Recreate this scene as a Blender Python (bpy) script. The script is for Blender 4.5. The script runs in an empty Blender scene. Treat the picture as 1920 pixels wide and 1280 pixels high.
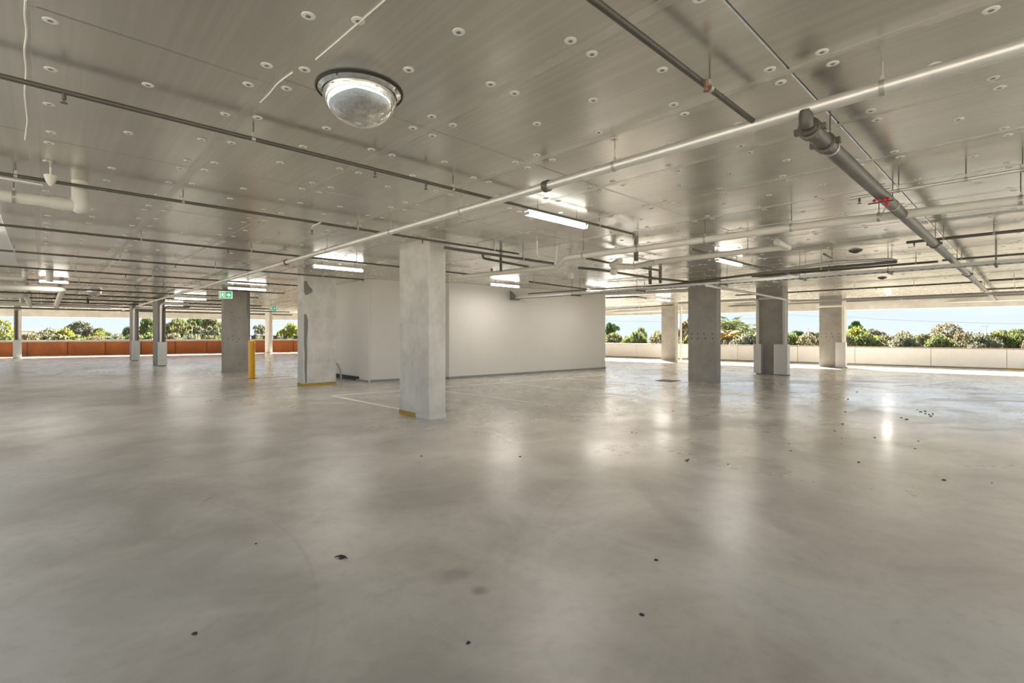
import bpy, bmesh, math, random
from mathutils import Vector, Matrix
rnd = random.Random(7)
C = bpy.context.scene.collection
PI = math.pi

# ------------------------------------------------------------------ camera
# world axes follow the building grid: +X runs along the pipes to the right and away,
# +Y runs along the pipes to the left and away; camera stands at the origin
YAW = math.radians(43.52)
FPX, CX, HY, EYE, CEIL = 926.0, 960.0, 625.0, 1.515, 3.2
cam_d = bpy.data.cameras.new('camera'); cam = bpy.data.objects.new('camera', cam_d); C.objects.link(cam)
cam.location = (0, 0, EYE); cam.rotation_euler = (PI/2, 0, -YAW)
cam_d.sensor_width = 36; cam_d.lens = 36*FPX/1920; cam_d.shift_y = -15/1920
cam_d.clip_end = 600
bpy.context.scene.camera = cam

# ------------------------------------------------------------------ sky, sun, exposure
SKY_STRENGTH = .57
SUN_STRENGTH = 17.5
LAMP_WATTS = 10.5
vs = bpy.context.scene.view_settings
vs.view_transform = 'Standard'; vs.look = 'None'; vs.gamma = 1; vs.use_curve_mapping = False
vs.exposure = 1.86
w = bpy.data.worlds.new('sky'); bpy.context.scene.world = w; w.use_nodes = True
nt = w.node_tree; nt.nodes.clear()
o = nt.nodes.new('ShaderNodeOutputWorld'); bg = nt.nodes.new('ShaderNodeBackground')
tc = nt.nodes.new('ShaderNodeTexCoord'); sx = nt.nodes.new('ShaderNodeSeparateXYZ')
rp = nt.nodes.new('ShaderNodeValToRGB'); ns = nt.nodes.new('ShaderNodeTexNoise'); cr = nt.nodes.new('ShaderNodeValToRGB'); mx = nt.nodes.new('ShaderNodeMix')
mx.data_type = 'RGBA'
nt.links.new(tc.outputs['Generated'], sx.inputs[0]); nt.links.new(sx.outputs['Z'], rp.inputs[0])
e = rp.color_ramp.elements
e[0].position = 0.0; e[0].color = (.42, .475, .52, 1)
e[1].position = 0.6; e[1].color = (.36, .42, .47, 1)
k = e.new(.10); k.color = (.36, .44, .52, 1)
mp = nt.nodes.new('ShaderNodeMapping'); mp.inputs['Scale'].default_value = (1, 1, 4)
nt.links.new(tc.outputs['Generated'], mp.inputs[0]); nt.links.new(mp.outputs[0], ns.inputs['Vector'])
ns.inputs['Scale'].default_value = 2.2; ns.inputs['Detail'].default_value = 6
nt.links.new(ns.outputs['Fac'], cr.inputs[0])
cr.color_ramp.elements[0].position = .5; cr.color_ramp.elements[0].color = (0, 0, 0, 1)
cr.color_ramp.elements[1].position = .8; cr.color_ramp.elements[1].color = (.6, .6, .6, 1)
nt.links.new(cr.outputs[0], mx.inputs[0]); nt.links.new(rp.outputs[0], mx.inputs[6]); mx.inputs[7].default_value = (.6, .64, .66, 1)
nt.links.new(mx.outputs[2], bg.inputs[0]); bg.inputs[1].default_value = SKY_STRENGTH; nt.links.new(bg.outputs[0], o.inputs[0])
sd = bpy.data.lights.new('sun', 'SUN'); sun = bpy.data.objects.new('sun', sd); C.objects.link(sun)
sd.energy = SUN_STRENGTH; sd.color = (1, .94, .85); sd.angle = math.radians(1)
sun.rotation_euler = Vector((-.74, -.67, -.48)).to_track_quat('-Z', 'Y').to_euler()

# ------------------------------------------------------------------ helpers
def W(px, py, z):
    "the world point at height z seen at a surveyed photo position"
    d = FPX*(z-EYE)/(HY-py); X = (px-CX)/FPX*d
    return Vector((X*math.cos(YAW)+d*math.sin(YAW), -X*math.sin(YAW)+d*math.cos(YAW), z))
def ray(px, D, z=0.0):
    X = (px-CX)/FPX*D
    return Vector((X*math.cos(YAW)+D*math.sin(YAW), -X*math.sin(YAW)+D*math.cos(YAW), z))
def to_px(p):
    X = p[0]*math.cos(YAW)-p[1]*math.sin(YAW); Y = p[0]*math.sin(YAW)+p[1]*math.cos(YAW)
    if Y < .1: return None
    return CX+FPX*X/Y, HY-FPX*(p[2]-EYE)/Y, Y

class N:
    def __init__(s, name):
        s.m = bpy.data.materials.new(name); s.m.use_nodes = True; s.t = s.m.node_tree
        s.b = s.t.nodes['Principled BSDF']; s.co = s.t.nodes.new('ShaderNodeTexCoord').outputs['Object']
    def n(s, ty, **kw):
        x = s.t.nodes.new(ty)
        for a, v in kw.items(): setattr(x, a, v)
        return x
    def l(s, a, b): s.t.links.new(a, b)
    def noise(s, scale, detail=4, rough=.55, vec=None, stretch=None, dist=0):
        x = s.n('ShaderNodeTexNoise'); x.inputs['Scale'].default_value = scale
        x.inputs['Detail'].default_value = detail; x.inputs['Roughness'].default_value = rough; x.inputs['Distortion'].default_value = dist
        v = vec or s.co
        if stretch:
            mp = s.n('ShaderNodeMapping'); mp.inputs['Scale'].default_value = stretch; s.l(v, mp.inputs[0]); v = mp.outputs[0]
        s.l(v, x.inputs['Vector']); return x.outputs['Fac']
    def ramp(s, fac, stops):
        r = s.n('ShaderNodeValToRGB'); el = r.color_ramp.elements
        for i, (p, c) in enumerate(stops):
            q = el[i] if i < 2 else el.new(p)
            q.position = p; c = c if isinstance(c, (tuple, list)) else (c, c, c); q.color = (*c, 1)
        s.l(fac, r.inputs[0]); return r.outputs[0]
    def mix(s, fac, a, b, mode='MIX'):
        x = s.n('ShaderNodeMix', data_type='RGBA', blend_type=mode)
        for v, i in ((fac, 0), (a, 6), (b, 7)):
            if hasattr(v, 'links'): s.l(v, x.inputs[i])
            elif i == 0: x.inputs[0].default_value = v
            else: x.inputs[i].default_value = (*v, 1)
        return x.outputs[2]
    def math(s, op, a, b=None, clamp=False):
        x = s.n('ShaderNodeMath', operation=op); x.use_clamp = clamp
        for v, i in ((a, 0), (b, 1)):
            if v is None: continue
            if hasattr(v, 'links'): s.l(v, x.inputs[i])
            else: x.inputs[i].default_value = v
        return x.outputs[0]
    def bump(s, h, strength=.3, dist=.01):
        x = s.n('ShaderNodeBump'); x.inputs['Strength'].default_value = strength; x.inputs['Distance'].default_value = dist
        s.l(h, x.inputs['Height']); s.l(x.outputs[0], s.b.inputs['Normal'])

def simple(name, col, rough=.6, metal=0, var=.12, scale=6, emit=0, bump=0):
    s = N(name); s.b.inputs['Roughness'].default_value = rough; s.b.inputs['Metallic'].default_value = metal
    f = s.noise(scale, 4)
    s.l(s.mix(f, tuple(c*(1-var) for c in col), tuple(min(1, c*(1+var)) for c in col)), s.b.inputs['Base Color'])
    if emit:
        s.b.inputs['Emission Color'].default_value = (*col, 1); s.b.inputs['Emission Strength'].default_value = emit
    if bump: s.bump(s.noise(scale*8, 3), bump, .004)
    return s.m

def concrete_wall(name, lo, hi, stain=.6):
    s = N(name); s.b.inputs['Roughness'].default_value = .75
    a = s.noise(2.2, 7, .62); b = s.noise(14, 5, .6, stretch=(1, 1, .5)); c = s.noise(3.0, 5, .7, stretch=(1, 1, 6), dist=.4)
    col = s.ramp(a, [(.3, lo), (.68, hi)])
    col = s.mix(s.math('MULTIPLY', s.ramp(b, [(.35, 0), (.75, 1)]), .3), col, tuple(min(1, h*1.12) for h in hi))
    col = s.mix(s.math('MULTIPLY', s.ramp(c, [(.6, 0), (.72, 1)]), stain*.5), col, tuple(l*.62 for l in lo))
    v = s.n('ShaderNodeTexVoronoi'); v.inputs['Scale'].default_value = 9; s.l(s.co, v.inputs['Vector'])
    col = s.mix(s.math('MULTIPLY', s.ramp(v.outputs['Distance'], [(.03, 1), (.07, 0)]), .45), col, tuple(l*.55 for l in lo))
    s.l(col, s.b.inputs['Base Color']); s.bump(b, .15, .006); return s.m

# floor
def floor_material():
    s = N('power_floated_concrete'); b = s.b
    big = s.noise(.16, 6, .6); mid = s.noise(.9, 7, .62, dist=.5); fine = s.noise(9, 6, .65)
    sweep = s.noise(.55, 6, .6, stretch=(1, .3, 1), dist=1.2)
    col = s.ramp(mid, [(.36, (.42, .385, .335)), (.64, (.66, .615, .545))])
    col = s.mix(s.math('MULTIPLY', s.ramp(big, [(.35, 1), (.65, 0)]), .35), col, (.265, .245, .215))
    col = s.mix(s.math('MULTIPLY', s.ramp(sweep, [(.5, 0), (.65, 1)]), .5), col, (.62, .60, .555))
    col = s.mix(s.math('MULTIPLY', s.ramp(fine, [(.3, 1), (.5, 0)]), .22), col, (.24, .22, .19))
    # stains with a place of their own
    wob = s.noise(3.2, 5, .6)
    def spot(col, x, y, r, k, c, sy=1.0, ang=0.0):
        mp = s.n('ShaderNodeMapping', vector_type='TEXTURE'); mp.inputs['Location'].default_value = (x, y, 0)
        mp.inputs['Rotation'].default_value = (0, 0, ang); mp.inputs['Scale'].default_value = (r, r*sy, 1)
        s.l(s.co, mp.inputs[0]); ln = s.n('ShaderNodeVectorMath', operation='LENGTH'); s.l(mp.outputs[0], ln.inputs[0])
        d = s.math('ADD', ln.outputs['Value'], s.math('MULTIPLY', s.math('SUBTRACT', wob, .5), 1.5))
        return s.mix(s.math('MULTIPLY', s.ramp(d, [(.3, 1), (1.25, 0)]), k), col, c)
    for a in [(1.87, 2.52, .16, .42, (.17, .15, .13), .8, 0), (1.86, 2.24, .07, .6, (.13, .12, .10), 1, 0),
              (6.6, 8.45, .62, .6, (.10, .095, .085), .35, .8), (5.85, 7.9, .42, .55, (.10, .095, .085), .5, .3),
              (16.4, 4.8, 1.2, .5, (.15, .14, .13), .6, .2), (13.7, 8.9, 1.6, .4, (.15, .14, .12), .5, 0),
              (21, 2.9, 2.6, .55, (.14, .13, .115), .6, .2), (26, 1.5, 3.0, .4, (.14, .13, .115), .5, 0),
              (10.5, 5.0, 1.7, .35, (.2, .19, .17), .8, .5), (1.3, 28.5, 3.0, .5, (.15, .14, .12), .5, .4),
              (5.2, 19.5, 2.4, .4, (.17, .155, .135), .7, 0), (1.1, 5.2, .10, .4, (.19, .17, .15), .3, .9),
              (8.2, 11.5, 2.2, .35, (.2, .19, .17), .8, 0), (24, 8, 2.0, .4, (.16, .15, .13), .6, .4),
              (1.7, 24, 2.2, .5, (.5, .49, .46), .4, .9), (.6, 3.6, .9, .3, (.5, .485, .455), .7, .5)]:
        col = spot(col, *a)
    # curved tyre scuffs
    def arc(col, x, y, r, wd, k, c):
        mp = s.n('ShaderNodeMapping', vector_type='TEXTURE'); mp.inputs['Location'].default_value = (x, y, 0); s.l(s.co, mp.inputs[0])
        ln = s.n('ShaderNodeVectorMath', operation='LENGTH'); s.l(mp.outputs[0], ln.inputs[0])
        d = s.math('ABSOLUTE', s.math('SUBTRACT', ln.outputs['Value'], r))
        m = s.math('MULTIPLY', s.ramp(d, [(wd*.3, 1), (wd, 0)]), s.ramp(s.noise(.3, 1), [(.4, 0), (.65, 1)]))
        return s.mix(s.math('MULTIPLY', m, k), col, c)
    for a in [(-2.0, 4.0, 3.35, .02, .22, (.2, .185, .165)), (5.2, -1.0, 4.3, .03, .12, (.2, .18, .16)), (5.2, -1.0, 4.5, .03, .12, (.2, .18, .16)),
              (14, -6, 13.0, .12, .35, (.2, .185, .165)), (12, 16, 9.0, .12, .3, (.2, .185, .165)),
              (-3, -2, 6.4, .02, .3, (.52, .5, .47))]:
        col = arc(col, *a)
    s.l(col, b.inputs['Base Color'])
    pol = s.noise(.5, 6, .65, dist=.8)
    r = s.ramp(pol, [(.32, .20), (.5, .27), (.7, .40)])
    r = s.mix(s.math('MULTIPLY', fine, .14), r, (.7, .7, .7))
    # dusty in the near bay, burnished where cars have turned further in
    sp = s.n('ShaderNodeSeparateXYZ'); s.l(s.co, sp.inputs[0])
    zone = s.math('ADD', s.math('ADD', sp.outputs['X'], s.math('MULTIPLY', sp.outputs['Y'], .25)), s.math('MULTIPLY', pol, 5))
    r = s.mix(s.ramp(s.math('DIVIDE', zone, 14), [(.15, 1), (.60, 0)]), r, (.46, .46, .46)); s.l(r, b.inputs['Roughness'])
    b.inputs['IOR'].default_value = 1.5
    b.inputs['Coat IOR'].default_value = 2.2
    cw = s.math('MULTIPLY', s.ramp(s.noise(.6, 8, .7, dist=1.4), [(.38, .1), (.56, 1)]), s.ramp(s.math('DIVIDE', zone, 16), [(.45, 0), (.95, 1)]))
    s.l(cw, b.inputs['Coat Weight']); s.l(s.ramp(s.noise(1.3, 5, .6), [(.3, .13), (.7, .22)]), b.inputs['Coat Roughness'])
    s.bump(s.mix(.35, fine, s.noise(3, 5, .6)), .10, .006)
    return s.m

def foil_material():
    s = N('foil_facing'); b = s.b
    oi = s.n('ShaderNodeObjectInfo')
    geo = s.n('ShaderNodeNewGeometry').outputs['Position']
    fold = s.noise(1.0, 2, .5, vec=geo, stretch=(7, .10, 1)); fold2 = s.noise(1.0, 2, .5, vec=geo, stretch=(24, .3, 1))
    weave = s.n('ShaderNodeTexWave', wave_type='BANDS', bands_direction='X'); weave.inputs['Scale'].default_value = 30; s.l(geo, weave.inputs['Vector'])
    weave2 = s.n('ShaderNodeTexWave', wave_type='BANDS', bands_direction='Y'); weave2.inputs['Scale'].default_value = 30; s.l(geo, weave2.inputs['Vector'])
    wv = s.math('ADD', weave.outputs['Fac'], weave2.outputs['Fac'])
    cl = s.noise(.8, 4, .6, vec=geo)
    col = s.ramp(cl, [(.3, (.63, .605, .545)), (.7, (.73, .70, .635))])
    col = s.mix(s.math('MULTIPLY', oi.outputs['Random'], .12), col, (.68, .66, .61))
    col = s.mix(s.math('MULTIPLY', s.ramp(fold2, [(.46, 1), (.56, 0)]), .16), col, (.42, .395, .34))  # fold shading put into the colour, darker along the creases
    col = s.mix(s.math('MULTIPLY', wv, .05), col, (.30, .29, .26))
    s.l(col, b.inputs['Base Color']); b.inputs['Metallic'].default_value = .80
    s.l(s.ramp(fold, [(.3, .19), (.7, .27)]), b.inputs['Roughness'])
    h = s.math('ADD', s.math('MULTIPLY', fold, 1.0), s.math('ADD', s.math('MULTIPLY', fold2, .35), s.math('MULTIPLY', wv, .02)))
    s.bump(h, .078, .0025)
    return s.m

M = {}
M['floor'] = floor_material(); M['foil'] = foil_material()
M['tape'] = simple('foil_tape', (.66, .635, .57), .3, .80, .1, 3, bump=.2)
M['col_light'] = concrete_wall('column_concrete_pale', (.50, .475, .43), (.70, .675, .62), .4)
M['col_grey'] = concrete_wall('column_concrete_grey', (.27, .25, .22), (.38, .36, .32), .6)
M['slab'] = concrete_wall('slab_concrete', (.40, .39, .35), (.55, .54, .50), .3)
M['white_soffit'] = simple('white_soffit_paint', (.72, .70, .66), .6, 0, .05)
M['core'] = simple('cream_wall_paint', (.66, .63, .575), .5, 0, .04, 1.2, bump=.05)
M['skirting'] = simple('grey_skirting', (.25, .25, .24), .5)
M['parapet_white'] = concrete_wall('parapet_precast', (.74, .72, .68), (.80, .78, .74), .05)
M['rust'] = None
s = N('rusty_orange_panel'); f = s.noise(1.6, 6, .65, stretch=(1, 1, .5)); f2 = s.noise(7, 5, .6)
cc = s.ramp(f, [(.3, (.235, .065, .012)), (.55, (.34, .095, .016)), (.75, (.42, .135, .026))])
s.l(s.mix(s.math('MULTIPLY', f2, .3), cc, (.22, .06, .015)), s.b.inputs['Base Color']); s.b.inputs['Roughness'].default_value = .7; M['rust'] = s.m
M['coping'] = simple('coping_stone', (.42, .38, .32), .8, 0, .25, 12)
M['cap'] = simple('brown_cap_flashing', (.17, .08, .045), .6)
M['yellow'] = simple('yellow_bollard_paint', (.95, .47, .008), .35, 0, .05, 4)
M['yellow_worn'] = simple('worn_yellow_paint', (.42, .27, .035), .6, 0, .3, 9)
M['orange_paint'] = simple('orange_floor_paint', (.45, .26, .12), .6, 0, .25, 9)
M['line'] = simple('white_line_paint', (.86, .84, .78), .5, 0, .12, 6)
M['steel'] = simple('black_steel_pipe', (.13, .118, .095), .45, .35, .2, 8)
M['galv'] = simple('galvanised_steel', (.78, .76, .71), .40, .55, .1, 10)
M['galv_pale'] = simple('galvanised_pale', (.60, .59, .56), .5, .3, .08, 10)
M['pvc'] = simple('cream_pvc', (.72, .69, .61), .4, 0, .05, 4)
M['grooved'] = simple('dark_grooved_steel', (.105, .095, .078), .42, .35, .35, 5)
M['rod'] = simple('zinc_rod', (.15, .14, .12), .5, .6)
M['rodpale'] = simple('zinc_rod_pale', (.50, .48, .44), .45, .6)
M['copper'] = simple('brass', (.36, .20, .12), .4, .7)
M['red'] = simple('red_valve_paint', (.65, .03, .02), .45)
M['washer'] = simple('white_washer', (.90, .88, .82), .45, 0, .03)
M['pin'] = simple('washer_pin', (.30, .29, .26), .5, .3)
M['mirror'] = N('mirror_dome').m; bs = M['mirror'].node_tree.nodes['Principled BSDF']; bs.inputs['Metallic'].default_value = 1; bs.inputs['Roughness'].default_value = .05; bs.inputs['Base Color'].default_value = (.86, .85, .82, 1)
M['rubber'] = simple('black_rubber', (.03, .028, .025), .5)
M['dark'] = simple('dark_void', (.03, .03, .028), .7)
M['lampbody'] = simple('lamp_body', (.55, .54, .52), .5)
M['tube'] = N('lit_diffuser').m; bs = M['tube'].node_tree.nodes['Principled BSDF']; bs.inputs['Emission Color'].default_value = (1, .96, .89, 1); bs.inputs['Emission Strength'].default_value = 3.6; bs.inputs['Base Color'].default_value = (.9, .9, .88, 1)
M['exit'] = simple('green_exit_panel', (.02, .36, .16), .4, 0, .03, 4, emit=.12)
M['exitwhite'] = simple('white_exit_symbol', (.9, .95, .9), .4, 0, .02, 4, emit=.12)
M['guard'] = simple('guard_steel', (.66, .65, .62), .45, .25, .06, 5)
M['stain'] = simple('damp_concrete_stain', (.215, .205, .185), .7, 0, .15, 9)
M['tie'] = simple('tie_hole_shade', (.16, .15, .135), .8)
M['hose'] = simple('grey_hose', (.30, .29, .26), .4)
M['debris'] = simple('dark_scrap', (.05, .042, .035), .8)
M['bark'] = simple('pale_bark', (.48, .43, .36), .8, 0, .25, 3)
M['bark_dark'] = simple('grey_bark', (.22, .19, .15), .8, 0, .25, 3)
M['wire'] = simple('power_line', (.40, .44, .48), .6)
M['pole'] = simple('pole_white', (.62, .62, .60), .5)
M['house'] = simple('house_render', (.75, .73, .70), .6)
M['roof'] = simple('house_roof', (.42, .42, .44), .6)
M['glass'] = simple('dark_window_glass', (.06, .07, .09), .1)
M['ground'] = simple('dry_ground', (.24, .22, .15), .9, 0, .35, .06)
def leaf(name, a, b):
    a = tuple(x*.62 for x in a); b = tuple(x*.62 for x in b)
    s = N(name); g = s.n('ShaderNodeNewGeometry'); f = s.noise(.9, 4, .7)
    r = s.ramp(s.math('ADD', s.math('MULTIPLY', f, .6), s.math('MULTIPLY', g.outputs['Random Per Island'], .4)), [(.3, a), (.7, b)])
    s.l(r, s.b.inputs['Base Color']); s.b.inputs['Roughness'].default_value = .7
    tr = s.n('ShaderNodeBsdfTranslucent'); s.l(r, tr.inputs[0]); ms = s.n('ShaderNodeMixShader'); ms.inputs[0].default_value = .35
    s.l(s.b.outputs[0], ms.inputs[1]); s.l(tr.outputs[0], ms.inputs[2]); s.l(ms.outputs[0], s.t.nodes['Material Output'].inputs[0]); return s.m
M['leaf_yellow'] = leaf('leaf_yellow_green', (.17, .20, .03), (.46, .46, .10))
M['leaf_green'] = leaf('leaf_mid_green', (.11, .14, .045), (.30, .34, .12))
M['leaf_olive'] = leaf('leaf_olive', (.13, .14, .055), (.34, .33, .15))
M['leaf_grey'] = leaf('leaf_grey_green', (.14, .15, .10), (.32, .32, .21))
M['leaf_brown'] = leaf('leaf_brown_green', (.17, .145, .08), (.36, .31, .18))
M['leaf_dark'] = leaf('leaf_dark_green', (.035, .08, .02), (.14, .22, .06))
M['leaf_dry'] = leaf('leaf_dry_palm', (.35, .22, .05), (.6, .42, .12))

class B:
    "collects shapes, then links them as ONE mesh object"
    def __init__(s): s.v = []; s.f = []
    def add(s, vs, fs):
        n = len(s.v); s.v += [tuple(v) for v in vs]; s.f += [tuple(i+n for i in f) for f in fs]; return s
    def box(s, a, b):
        x0, y0, z0 = a; x1, y1, z1 = b
        return s.add([(x0,y0,z0),(x1,y0,z0),(x1,y1,z0),(x0,y1,z0),(x0,y0,z1),(x1,y0,z1),(x1,y1,z1),(x0,y1,z1)],
                     [(0,3,2,1),(4,5,6,7),(0,1,5,4),(1,2,6,5),(2,3,7,6),(3,0,4,7)])
    def chamfer(s, a, b, c=.012):
        x0, y0, z0 = a; x1, y1, z1 = b
        P = [(x0+c,y0),(x1-c,y0),(x1,y0+c),(x1,y1-c),(x1-c,y1),(x0+c,y1),(x0,y1-c),(x0,y0+c)]
        return s.prism(P, z0, z1)
    def prism(s, P, z0, z1):
        n = len(P)
        return s.add([(x,y,z0) for x,y in P]+[(x,y,z1) for x,y in P],
                     [tuple(range(n))[::-1], tuple(range(n, 2*n))]+[(i,(i+1)%n,n+(i+1)%n,n+i) for i in range(n)])
    def tube(s, pts, r, n=10, caps=True):
        pts = [Vector(p) for p in pts]; rs = r if isinstance(r, (list, tuple)) else [r]*len(pts)
        rings = []; up = None
        for i, p in enumerate(pts):
            d = (pts[min(i+1, len(pts)-1)]-pts[max(i-1, 0)]).normalized()
            if up is None: up = Vector((0,0,1)) if abs(d.z) < .9 else Vector((1,0,0))
            x = d.cross(up).normalized(); y = x.cross(d).normalized(); up = y
            rings.append([p+(x*math.cos(2*PI*k/n)+y*math.sin(2*PI*k/n))*rs[i] for k in range(n)])
        vs = [v for r_ in rings for v in r_]; fs = []
        for i in range(len(pts)-1):
            for k in range(n):
                fs.append((i*n+k, (i+1)*n+k, (i+1)*n+(k+1)%n, i*n+(k+1)%n))
        if caps: fs += [tuple(range(n)), tuple(range((len(pts)-1)*n, len(pts)*n))[::-1]]
        return s.add(vs, fs)
    def lathe(s, prof, c=(0,0,0), n=32):
        vs = [(c[0]+r*math.cos(2*PI*k/n), c[1]+r*math.sin(2*PI*k/n), c[2]+z) for r, z in prof for k in range(n)]; fs = []
        for i in range(len(prof)-1):
            for k in range(n): fs.append((i*n+k, i*n+(k+1)%n, (i+1)*n+(k+1)%n, (i+1)*n+k))
        return s.add(vs, fs)
    def quad(s, *p): return s.add(p, [(0,1,2,3)])
    def mesh(s, name):
        me = bpy.data.meshes.new(name); me.from_pydata(s.v, [], s.f); me.update(); return me
    def build(s, name, mat, parent=None, smooth=False, loc=None):
        me = s.mesh(name); me.materials.append(mat)
        if smooth:
            me.shade_smooth(); me.set_sharp_from_angle(angle=math.radians(40))
        return link(name, me, parent, loc)
def link(name, me, parent=None, loc=None):
    o = bpy.data.objects.new(name, me); C.objects.link(o)
    if loc is not None: o.location = loc
    if parent: o.parent = parent
    return o
def tag(o, label, cat, group=None):
    o['label'] = label; o['category'] = cat
    if group: o['group'] = group
    return o
def thing(name, label, cat, loc=(0,0,0), group=None, rz=0):
    o = bpy.data.objects.new(name, None); C.objects.link(o); o.location = loc; o.rotation_euler = (0,0,rz)
    return tag(o, label, cat, group)
def struct(o): o['kind'] = 'structure'; return o
def bend(pts, r=.08, k=5):
    "round the corners of a pipe run"
    pts = [Vector(p) for p in pts]; out = [pts[0]]
    for a, b, c in zip(pts, pts[1:], pts[2:]):
        d1 = (a-b); d2 = (c-b); q = min(r, d1.length*.45, d2.length*.45); p1 = b+d1.normalized()*q; p2 = b+d2.normalized()*q
        for i in range(k+1):
            t = i/k; out.append(p1*(1-t)**2+b*2*t*(1-t)+p2*t*t)
    out.append(pts[-1]); return out

# ------------------------------------------------------------------ floor
XW = -3.2          # near open side of the building, out of the frame on the left
fl = B(); fl.prism([(-45, -40), (34, -40), (34, 3), (29.5, 22), (29, 50), (-8, 52), (-8, 40), (-45, 40)], -.35, 0)
floor = struct(fl.build('floor', M['floor']))
def stripe(p, q, wd=.075, name='parking_line', mat='line', z=.0025):
    p = Vector((*p, 0)); q = Vector((*q, 0)); d = (q-p).normalized(); n = Vector((-d.y, d.x, 0))*wd/2
    b = B(); b.add([p-n, q-n, q+n, p+n], [(0,1,2,3)]); b.v = [(x,y,z) for x,y,_ in b.v]
    m = len(b.v); b.v += [(x,y,0) for x,y,_ in b.v]; b.f += [(0,4,5,1),(1,5,6,2),(2,6,7,3),(3,7,4,0)]
    return b.build(name, M[mat], floor)
stripe((5.1, 11.72), (15.3, 10.75)); stripe((5.1, 11.75), (5.2, 8.3)); stripe((7.62, 11.45), (7.80, 6.9)); stripe((10.28, 11.2), (10.3, 6.7)); stripe((12.9, 10.95), (12.9, 6.6))
stripe((19.7, 1.95), (21.3, 1.4), .12); stripe((17.7, 2.7), (18.6, 2.4), .1); stripe((4.6, 19.7), (5.0, 24.8), .08); stripe((.4, 25), (1.4, 31), .08)
stripe((4.4, 17.9), (6.4, 18.3), .10, 'yellow_marking', 'orange_paint'); stripe((5.6, 16.9), (7.1, 17.2), .08, 'yellow_marking', 'orange_paint')
g = B(); c = W(1252, 713.5, 0); g.box((c.x-.3, c.y-.3, 0), (c.x+.3, c.y+.3, .006)); dr = g.build('floor_drain', M['dark'], floor)
for i in range(6): b = B(); x = c.x-.26+i*.095; b.box((x, c.y-.27, .006), (x+.03, c.y+.27, .012)); b.build('grate_bar', M['skirting'], dr)

# ------------------------------------------------------------------ ceiling: slab, edge beams, foil faced panels, washers
sl = B(); sl.prism([(-1.85, -3.5), (30.5, -3.5), (29.5, 3), (27.1, 20), (27, 41.3), (-8, 49.9), (XW-.2, 40), (XW-.2, 16.4), (-1.85, 16.4)], CEIL+.014, CEIL+.40)  # unseen near edges cut back to let more sky light in
ceiling = struct(sl.build('ceiling', M['white_soffit']))
PW, PL = 1.18, 2.35
U0, V0 = -.06, 1.07
def panel_mesh(wx, wy):
    b = B(); c = .006; x, y = wx/2-.004, wy/2-.004
    b.add([(-x,-y,.012),(x,-y,.012),(x,y,.012),(-x,y,.012),(-x,-y,c),(x,-y,c),(x,y,c),(-x,y,c),
           (-x+c,-y+c,0),(x-c,-y+c,0),(x-c,y-c,0),(-x+c,y-c,0)],
          [(0,1,2,3),(0,4,5,1),(1,5,6,2),(2,6,7,3),(3,7,4,0),(4,8,9,5),(5,9,10,6),(6,10,11,7),(7,11,8,4),(8,11,10,9)])
    me = b.mesh('ceiling_panel'); me.materials.append(M['foil']); return me
pm_full = panel_mesh(PW, PL)
def inside(x, y):
    return y < 46.9-.245*x and x < 29.9-.14*y
cells = []
for i in range(-5, 27):
    for j in range(-1, 20):
        x0 = U0+i*PW; y0 = V0+j*PL+(.12 if i == 0 else 0)
        cx_, cy_ = x0+PW/2, y0+PL/2
        if not inside(cx_+.4, cy_): continue
        if i < 0:
            if cy_ < 16.5: 
                if i == -1: cells.append((i, j, x0+PW-.195, y0+PL/2, .39))
                continue
            if cx_-PW/2 < XW-.1: continue
        cells.append((i, j, cx_, cy_, PW))
def seen(c):
    q = to_px((c[2], c[3], CEIL))
    return (0 if q and -150 < q[0] < 2070 else 1, math.hypot(c[2], c[3]))
cells.sort(key=seen)
pm_edge = panel_mesh(.39, PL)
rest = B()
for n_, c in enumerate(cells):
    me = pm_full if c[4] == PW else pm_edge
    if n_ < 290:
        o = link('ceiling_panel', me, ceiling, (c[2], c[3], CEIL)); o.rotation_euler = (rnd.uniform(-.0013, .0013), rnd.uniform(-.0022, .0022), 0)
    else:
        rest.add([(v.co.x+c[2], v.co.y+c[3], v.co.z+CEIL) for v in me.vertices], [tuple(p.vertices) for p in me.polygons])
r_ = rest.build('ceiling_panel', M['foil'], ceiling); r_['kind'] = 'stuff'
# foil tape along the lengthwise joints
for i in range(0, 27):
    x = U0+i*PW; y1 = min(47.5-.245*x, (29.9-x)/.14)
    if y1 < -3: continue
    b = B(); b.box((x-.035, -3.5, CEIL-.0012), (x+.035, y1, CEIL+.001)); b.build('joint_tape', M['tape'], ceiling)
# washers that pin the panels
wb = B(); wb.lathe([(.036, 0), (.036, -.002), (.030, -.004), (.014, -.0045), (.011, -.0025), (0, -.002)], n=16); wm = wb.mesh('fixing_washer'); wm.materials.append(M['washer']); wm.materials.append(M['pin'])
for p in wm.polygons:
    if max(math.hypot(wm.vertices[v].co.x, wm.vertices[v].co.y) for v in p.vertices) < .0145: p.material_index = 1
wl = []
for (i, j, cx_, cy_, pw) in cells:
    if pw != PW: continue
    x0 = cx_-PW/2; y0 = cy_-PL/2
    for ux, vv in ((.10, (.10, .75, 1.44, 2.14)), (1.07, (.10, .75, 1.44, 2.14)), (.57, (.57, 1.12, 1.68))):
        for v in vv: wl.append((x0+ux+rnd.uniform(-.012, .012), y0+v+rnd.uniform(-.02, .02)))
def wkey(p):
    q = to_px((p[0], p[1], CEIL)); return (0 if q and -20 < q[0] < 1940 and q[1] > -20 else 1, math.hypot(*p))
wl.sort(key=wkey)
rest = B()
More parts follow.
